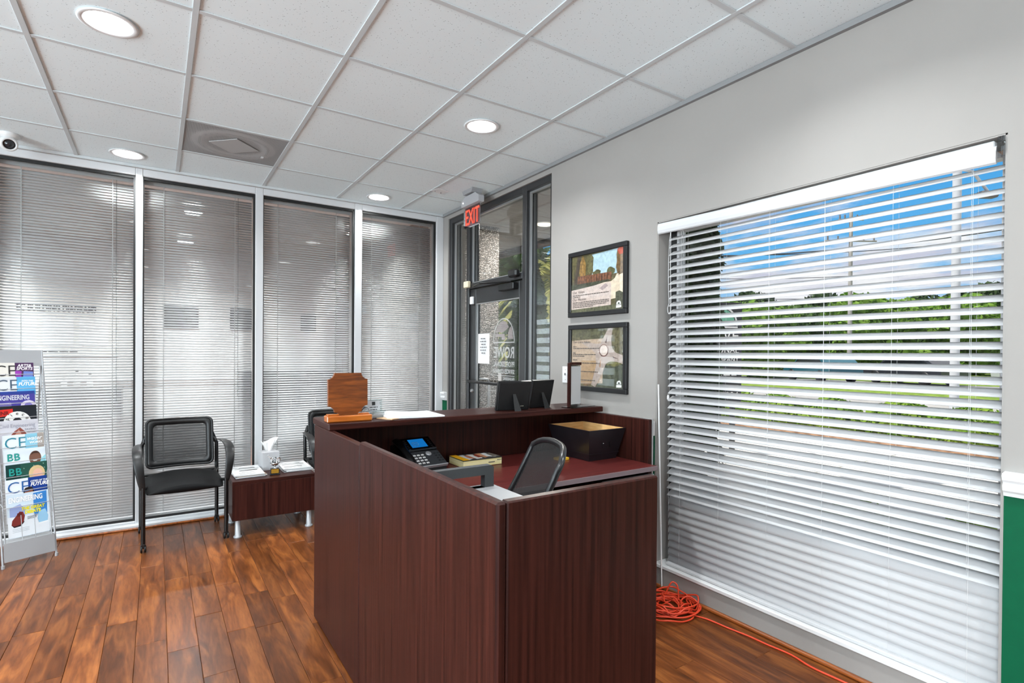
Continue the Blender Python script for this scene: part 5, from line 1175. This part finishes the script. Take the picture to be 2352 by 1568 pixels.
for z, wd in ((7.9, 1.45), (9.1, .7)):
    am = MB().tube([tuple(rdir*-wd+Vector((0, 0, z))), tuple(rdir*wd+Vector((0, 0, z)))], .05, 6).build('crossarm', pw, t)
    for s in (-.9, -.5, .5, .9): MB().cyl(tuple(rdir*wd*s+Vector((0, 0, z+.05))), tuple(rdir*wd*s+Vector((0, 0, z+.27))), .045, 8).build('insulator', flat(120, 118, 118), am)
wire_m = flat(70, 72, 78)
def wire(label, u0, v0, d0, u1, v1, d1, r):
    a, b2 = pix(u0, v0, d0), pix(u1, v1, d1); tag(MB().tube([tuple(a.lerp(b2, s_/14)-Vector((0, 0, 1))*.9*4*(s_/14)*(1-s_/14)) for s_ in range(15)], r, 5).build('power_line', wire_m), label, 'power line', 'power lines over the road')
for i, (v0, v1, r) in enumerate(((560, 470, .05), (548, 500, .03), (600, 560, .025), (640, 622, .025))): wire('dark overhead power line strung along the road', 1380, v0+30, 32, 2620, v1, 29, r*.75)
# business sign
p = pix(1700, 812, 7.4); t = thing('business_sign', 'dark sign panel with white lettering behind the tall cypress', 'sign', (p.x, p.y, GZ)); dr = Vector((-rt.x, -rt.y, 0)).normalized()
Mb = basis((0, 0, 0), (-dr.x, -dr.y, 0), (0, 0, 1)); sg_m = mat('sign_dark', c(40, 42, 44), .5); sw_ = mat('sign_white', c(236, 236, 236), .5)
pn = MB().box(-1.05, 0, .75, 2.12, -.05, .05, .004).build('sign_panel', sg_m, t, Mb)
for x in (-.95, -.1): MB().cyl((x, 0, 0), (x, .75, 0), .04, 10).build('post', sg_m, t, Mb)
for s_, sz, y in (('ROWE', .24, 1.58), ('PROFESSIONAL', .125, 1.43), ('SERVICES COMPANY', .095, 1.31), ('1004', .14, .8)):
    text(s_, sz, sw_, pn, T(-.04, y, .051), align='RIGHT', ext=.002, sx=.85)
for i, w_ in enumerate((.5, .45, .55)): wordbars(-.04-w_, -.04, 1.12-i*.08, .07, sw_, pn, T(0, 0, .0505), i, .002)
poly(arc(-.26, 1.8, .2, 0, PI, 16, .26)+arc(-.26, 1.8, .18, PI, 0, 16, .235), sw_, pn, .051, name='logo_outline', t=.002); poly(arc(-.26, 1.81, .165, 0, PI, 16, .215), mat('logo_green', c(110, 178, 150), .5), pn, .051, name='logo_shape', t=.001); poly([(-.46, 1.77), (-.06, 1.77), (-.06, 1.79), (-.46, 1.79)], sw_, pn, .051, name='logo_base', t=.002)
# parked cars
def car(label, u, depth, col, rz):
    p = pix(u, 812, depth); t = thing('car', label, 'car', (p.x, p.y, GZ+.012), rz, 'cars on the road beyond the hedge'); m = mat('car_paint_%d' % col[0], c(*col), .25, coat=.6)
    prof_ = [(-2.2, .35), (2.2, .35), (2.25, .6), (2.1, .82), (1.2, .95), (.55, 1.42), (-1.2, 1.45), (-1.85, 1.0), (-2.2, .9)]
    MB().prism(prof_, -.85, .85, basis((0, 0, 0), (1, 0, 0), (0, 0, 1))).build('body', m, t)
    for s in (-1, 1): MB().prism([(1.05, .96), (.5, 1.36), (-1.1, 1.38), (-1.6, 1.0)], -.01, .01, T(0, s*.855, 0) @ basis((0, 0, 0), (1, 0, 0), (0, 0, 1))).build('side_window', flat(26, 30, 34, .1), t)
    for x in (-1.35, 1.35):
        for s in (-1, 1): MB().lathe([(.0001, -.11), (.3, -.11), (.33, -.08), (.33, .08), (.3, .11), (.0001, .11)], 18, cap=False).build('wheel', black_m, t, T(x, s*.78, .33) @ RX(PI/2))
car('teal car on the road beyond the utility pole base', 1885, 29, (30, 92, 108), 1.0); car('dark car on the road between the utility pole and the light pole', 2095, 27.5, (48, 50, 56), 1.2); car('silver car on the road past the light pole', 2420, 27, (180, 182, 186), 1.3)
